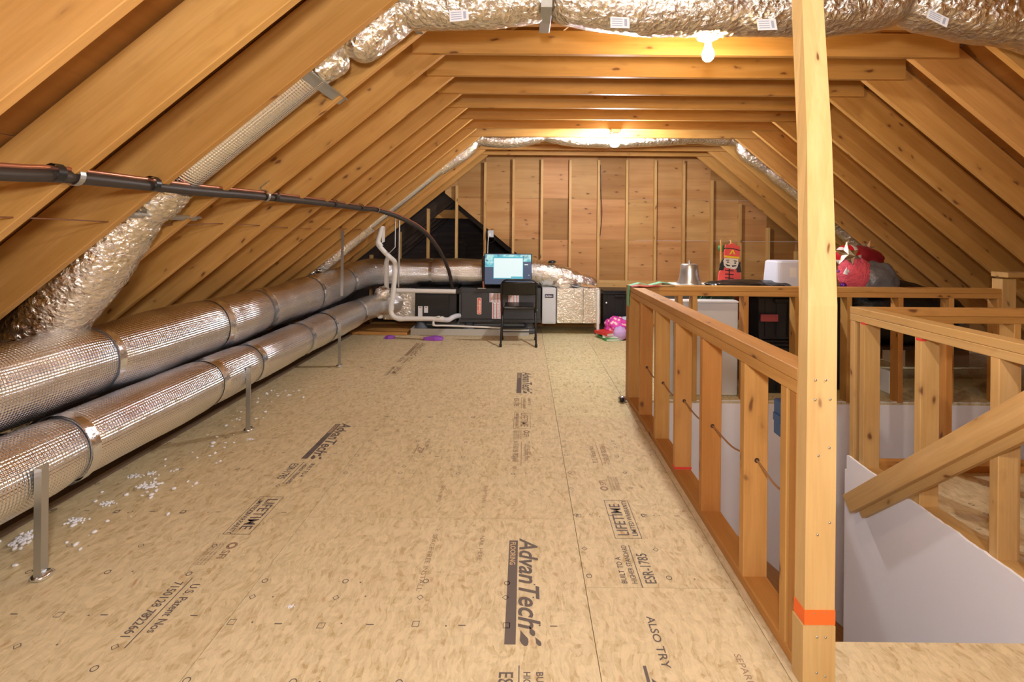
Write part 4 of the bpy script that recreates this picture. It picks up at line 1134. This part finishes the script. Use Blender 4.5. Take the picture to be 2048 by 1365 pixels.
nk = thing('wooden_nutcracker', (1.93, 4.62, 0), 'flat painted wooden nutcracker soldier in a red coat and tall red hat', 'decoration')
YN = 4.60
PK = mat('coral_paint', (.82, .10, .09), .5); PKL = mat('pink_paint', (.92, .30, .42), .5); BK = mat('black_paint', (.02, .02, .022), .5); CR = mat('cream_paint', (.80, .74, .66), .5); YL = mat('yellow_paint', (.85, .62, .03), .5)
def flat(pts, y, th, name, m, par=None): return MB().prism([at(u, v, YN)+V((0, y, 0)) for u, v in pts], (0, th, 0)).build(name, m, par or nk)
flat([(1437, 640), (1437, 560), (1439, 545), (1446, 536), (1473, 536), (1481, 548), (1480, 600), (1482, 640)], 0, .02, 'coat', PK)
flat([(1436, 730), (1437, 590), (1470, 590), (1471, 605), (1460, 730)], -.004, .02, 'lower_panel', PKL)
flat([(1438, 541), (1440, 528), (1446, 518), (1452, 515), (1474, 517), (1480, 527), (1482, 545), (1474, 545), (1472, 536), (1448, 534), (1446, 541)], -.008, .012, 'hair', BK)
flat([(1446, 522), (1449, 516), (1475, 518), (1476, 526), (1473, 536), (1468, 539), (1452, 536), (1447, 531)], -.014, .01, 'face', CR)
flat([(1447.5, 516), (1447.5, 501), (1451, 497), (1478, 500), (1478, 518)], -.016, .012, 'hat', PK)
flat([(1448, 511), (1477.5, 514), (1477.5, 517.5), (1448, 515)], -.019, .004, 'hat_band', YL)
flat([(1449, 496), (1451, 489), (1456, 490), (1460, 488), (1467, 487), (1471, 491), (1479, 493), (1479, 500), (1465, 497), (1455, 496)], -.012, .012, 'hat_crest', PK)
flat([(1449, 496), (1465, 497), (1479, 500.5), (1479, 502), (1464, 498.5), (1449, 497.5)], -.02, .003, 'hat_line', BK)
flat([(1457, 509), (1462, 500), (1465, 500), (1469, 509), (1466, 509), (1463.5, 503), (1460, 509)], -.0195, .003, 'hat_emblem', YL)
for pts in ([(1450, 520), (1456, 519.5), (1458, 521), (1451, 521.5)], [(1466, 521), (1472, 522), (1472, 523.8), (1466, 522.5)], [(1452, 524), (1455, 523), (1457, 525), (1454, 526)], [(1467, 525.5), (1470, 525), (1471, 527), (1468, 528)],
            [(1449, 528), (1459, 531), (1459, 533), (1453, 532.5)], [(1462, 531), (1472, 530.5), (1470, 533), (1463, 534)]):
    flat(pts, -.0165, .003, 'face_marking', BK)
flat([(1457.5, 538), (1459, 538), (1459, 562), (1457.5, 562)], -.006, .006, 'coat_seam', BK)
for v in (540, 547.5, 555): flat([(1450, v), (1467, v+1.5), (1467, v+3), (1450, v+1.5)], -.006, .006, 'coat_braid', BK)
for u in (1449, 1469): MB().box(at(u-1.6, 0, YN).x, at(u+1.6, 0, YN).x, YN+.021, YN+.035, .01, at(u, 480, YN).z).build('back_stake', PINE_P, nk)
# garland
gl = MB()
for k in range(260):
    c = V((random.uniform(1.48, 1.86), random.uniform(4.09, 4.20), random.uniform(.70, .83)))
    d = V((random.uniform(-1, 1), random.uniform(-1, .3), random.uniform(-.6, 1))).normalized()*.05; n = d.cross(V((0, 0, 1))).normalized()*.004
    gl.add([c-n, c+n, c+d], [(0, 1, 2)])
tag(gl.build('pine_garland', mat('garland_green', (.03, .16, .05), .6)), 'bushy green artificial garland just behind the white panel top', 'garland')
tag(MB().ball(at(1443, 497, 4.66), (.034, .02, .034), 16, 10, lambda d: .3*mnoise.noise(d*5)).build('green_pompom', mat('pompom_green', (.03, .18, .05), .7)), 'small green tinsel ball beside the nutcracker hat', 'decoration')

def lump(name, label, c, R, m, amp=.16, sc=2.2, cat='bag', flatb=True, seed=0):
    mb = MB().ball(c, R, 40, 26, lambda d: amp*mnoise.noise(d*sc+V((seed, 0, 0)))+amp*.4*abs(mnoise.noise(d*sc*3.1+V((0, seed, 0)))))
    zb = c[2]-R[2]*.82
    if flatb:
        for p in mb.v: p.z = max(p.z, zb)
    return tag(mb.build(name, m), label, cat)
BAGM = mat('black_bag_plastic', (.012, .012, .012), .32, bump=(9, .6, .03)); GBAG = mat('grey_bag_plastic', (.13, .13, .14), .35, bump=(8, .7, .03))
tote('storage_tote', 'tall black tote with a dark red handle bar behind the far railing', 1.93, 2.36, 4.02, 4.42, .44, .835, BLACK, BLACK)
MB().box(1.955, 2.10, 4.005, 4.02, .60, .66, .003).build('red_handle', mat('dark_red_plastic', (.28, .05, .05), .4), bpy.data.objects['storage_tote.003'])
tote('storage_tote', 'lower black tote on the floor behind the far railing', 1.91, 2.38, 4.0, 4.44, 0, .438, BLACK, BLACK)
lump('garment_bag', 'flat black garment bag draped over the totes beside the nutcracker', (1.95, 4.22, .875), (.36, .16, .05), BAGM, .2, 2.5)
lump('garment_bag', 'smaller black bag between the draped garment bag and the clear bin', (2.18, 4.20, .865), (.13, .14, .045), BAGM, .25, 2.5, seed=4)
lump('trash_bag', 'large full black bag behind the tall post', (2.62, 4.28, .42), (.30, .28, .50), BAGM, .10, 1.8, seed=2)
lump('trash_bag', 'broad black bag sloping down to the right behind the far railing', (3.28, 4.40, .62), (.52, .30, .30), BAGM, .12, 1.8, seed=7)
lump('trash_bag', 'flattened black bag lowest at the right end of the bag heap', (3.72, 4.6, .60), (.42, .30, .20), BAGM, .12, 1.8, seed=12)
lump('trash_bag', 'glossy grey bag leaning on the broad black bag', (3.02, 4.16, .93), (.17, .12, .165), GBAG, .16, 2.0, seed=9)
tab = thing('storage_table', (3.3, 4.6, 0), 'low dark wooden bench carrying the black bags behind the far railing', 'table')
MB().box(2.9, 4.15, 4.2, 4.85, .33, .36).build('top', PINE_D, tab)
for x_, y_ in ((2.93, 4.23), (4.1, 4.23), (2.93, 4.8), (4.1, 4.8)): MB().box(x_, x_+.04, y_, y_+.04, .002, .33).build('leg', PINE_D, tab)
# clear bin
cb = thing('clear_bin', (2.46, 4.3, .84), 'translucent white plastic bin upside down beside the tall post', 'bin')
CLR = mat('frosted_plastic', (.70, .74, .86), .45)
def rr_ring(x0, x1, y0, y1, z, r):
    out = []
    for (cx_, cy_, a0) in ((x1-r, y0+r, -PI/2), (x1-r, y1-r, 0), (x0+r, y1-r, PI/2), (x0+r, y0+r, PI)):
        for k in range(5):
            a = a0+PI/2*k/4; out.append(V((cx_+r*math.cos(a), cy_+r*math.sin(a), z)))
    return out
xa, xb = at(1554, 545, 4.15).x, at(1554, 545, 4.15).x+.34
MB().loft([rr_ring(xa-.012, xb+.012, 4.138, 4.43, .88, .04), rr_ring(xa, xb, 4.15, 4.42, .89, .04), rr_ring(xa+.012, xb-.012, 4.16, 4.41, 1.08, .04), rr_ring(xa+.025, xb-.025, 4.175, 4.395, 1.095, .04)], True, False).build('shell', CLR, cb)
MB().box(xa+.11, xa+.17, 4.1535, 4.157, .91, 1.04, .001).build('label', PAPER, cb)
# pink plush with red/white bow and silver stars
ps = thing('plush_decoration', (2.86, 4.2, .85), 'shaggy pink plush Christmas figure beside the tall post', 'decoration')
PKS = mat('pink_fur', (.86, .12, .17), .8, bump=(60, .9, .02))
MB().ball((2.84, 4.17, .985), (.14, .10, .15), 32, 22, lambda d: .12*mnoise.noise(d*9)).build('body', PKS, ps)
for (u, v) in ((1676.5, 543), (1696, 543)): MB().ball(at(u, v, 4.065), .012, 12, 8).build('eye', PURP if u < 1680 else PAPER, ps)
MB().lathe([(.018, 0), (.006, .045), (.001, .06)], at(1691, 548, 4.07), 14, (0, -.3, 1)).build('nose', PAPER, ps)
hb = thing('striped_ball', at(1685, 500, 4.25), 'red and white striped ball above the pink plush', 'decoration')
m = mat('red_white_stripes', (.8, .02, .03), .35); N = Nodes(m); s_ = N.new('ShaderNodeSeparateXYZ'); N.link(N.tc('Object'), s_.inputs[0])
an = N.math('ARCTAN2', s_.outputs[0], s_.outputs[2]); st = N.math('GREATER_THAN', N.math('SINE', N.math('MULTIPLY', an, 5.0)), .2)
N.color(N.mix(st, (.62, .01, .02), (.85, .82, .82)))
o = MB().ball((2.83, 4.25, 1.14), .10, 32, 20).build('ball', m, hb, origin=(2.83, 4.25, 1.14))
def star(c, R, r, n, th, name, label, ang=0, y_tilt=0):
    pts = []
    for k in range(2*n):
        a = ang+PI*k/n; q = R if k % 2 == 0 else r; pts.append(V((c.x+q*math.cos(a), c.y, c.z+q*math.sin(a))))
    m = MB(); f = V((c.x, c.y-th, c.z)); b = V((c.x, c.y+th, c.z)); vs = pts+[f, b]; k = 2*n
    fs = [(i, (i+1) % k, k) for i in range(k)]+[((i+1) % k, i, k+1) for i in range(k)]
    m.add(vs, fs); return tag(m.build(name, FOIL_S), label, 'ornament')
star(at(1693, 509, 4.07), .11, .045, 5, .03, 'star_ornament', 'shiny silver star in front of the striped ball', .3)
star(at(1706, 512, 4.03), .075, .032, 5, .03, 'star_ornament', 'smaller silver star overlapping the big silver star', .9)
star(at(1735, 497, 4.6), .085, .028, 6, .03, 'star_ornament', 'crumpled silver bow under the far duct at right', .2)
tag(MB().ball(at(1687, 571, 4.04), .024, 16, 10).build('bauble', mat('purple_bauble', (.16, .03, .40), .15, .6)), 'small purple bauble at the foot of the pink plush', 'ornament')
lump('gift_bag', 'dark red shiny gift bag behind the silver stars', (3.08, 4.45, 1.08), (.19, .14, .14), mat('dark_red_foil', (.22, .01, .02), .3), .15, 2.2, seed=15)
# things seen low through the right rails
tag(MB().box(at(1775, 770, 4.05).x, at(1785, 770, 4.05).x, 4.03, 4.15, .002, .19, .004).build('white_carton', PAPER), 'narrow white carton on the floor behind the right end of the far railing', 'box')
CARD = mat('cardboard', (.30, .18, .09), .8)
def carton(label, x0, x1, y0, y1, z0, z1, m=CARD):
    t = thing('cardboard_box', ((x0+x1)/2, (y0+y1)/2, z0), label, 'box')
    MB().box(x0, x1, y0, y1, z0, z1, .003).build('body', m, t)
    MB().box((x0+x1)/2-.02, (x0+x1)/2+.02, y0-.001, y1, z1, z1+.001).box((x0+x1)/2-.02, (x0+x1)/2+.02, y0-.001, y0, z1-.07, z1+.001).build('tape', mat('tape', (.40, .28, .16), .3), t)
carton('dark cardboard box deep under the right rafters beyond the bench', 3.2, 3.75, 5.2, 5.7, 0.002, .5)
carton('dark red carton low behind the far railing studs', 3.05, 3.45, 4.9, 5.15, .002, .30, mat('dark_red_card', (.25, .03, .02), .6))
carton('wide cardboard box at the far right under the eaves', 3.85, 4.5, 4.9, 5.4, .002, .45)

# ------------------------------------------------------------------ loose insulation scraps on the floor at left
ins = MB()
for k in range(110):
    t = random.random(); Y = 1.5+2.6*t
    X = -1.93+random.gauss(.0, .10)+.08*math.sin(Y*3)
    if X < -2.1 or X > -1.2: continue
    r = random.uniform(.002, .009)
    ins.ball((X, Y, r*.5), (r*random.uniform(.8, 1.8), r*random.uniform(.8, 1.8), r*.7), 7, 5, lambda d: .6*mnoise.noise(d*3+V((k, 0, 0))))
for (u, v, r) in ((292, 975, .03), (300, 950, .02), (265, 955, .018), (40, 1090, .035), (60, 1075, .03), (215, 1010, .02), (150, 1045, .025), (580, 1215, .008), (500, 880, .012)):
    p = fl(u, v)
    for k in range(30): ins.ball(p+V((random.gauss(0, r*.9), random.gauss(0, r*.6), r*.2)), (r*random.uniform(.12, .35), r*random.uniform(.1, .3), r*.18), 7, 5, lambda d: .6*mnoise.noise(d*3+V((k, u, 0))))
tag(ins.build('insulation_scraps', mat('white_insulation', (.85, .84, .86), .9)), 'scattered white insulation scraps on the floor beside the front duct', 'insulation', kind='stuff')
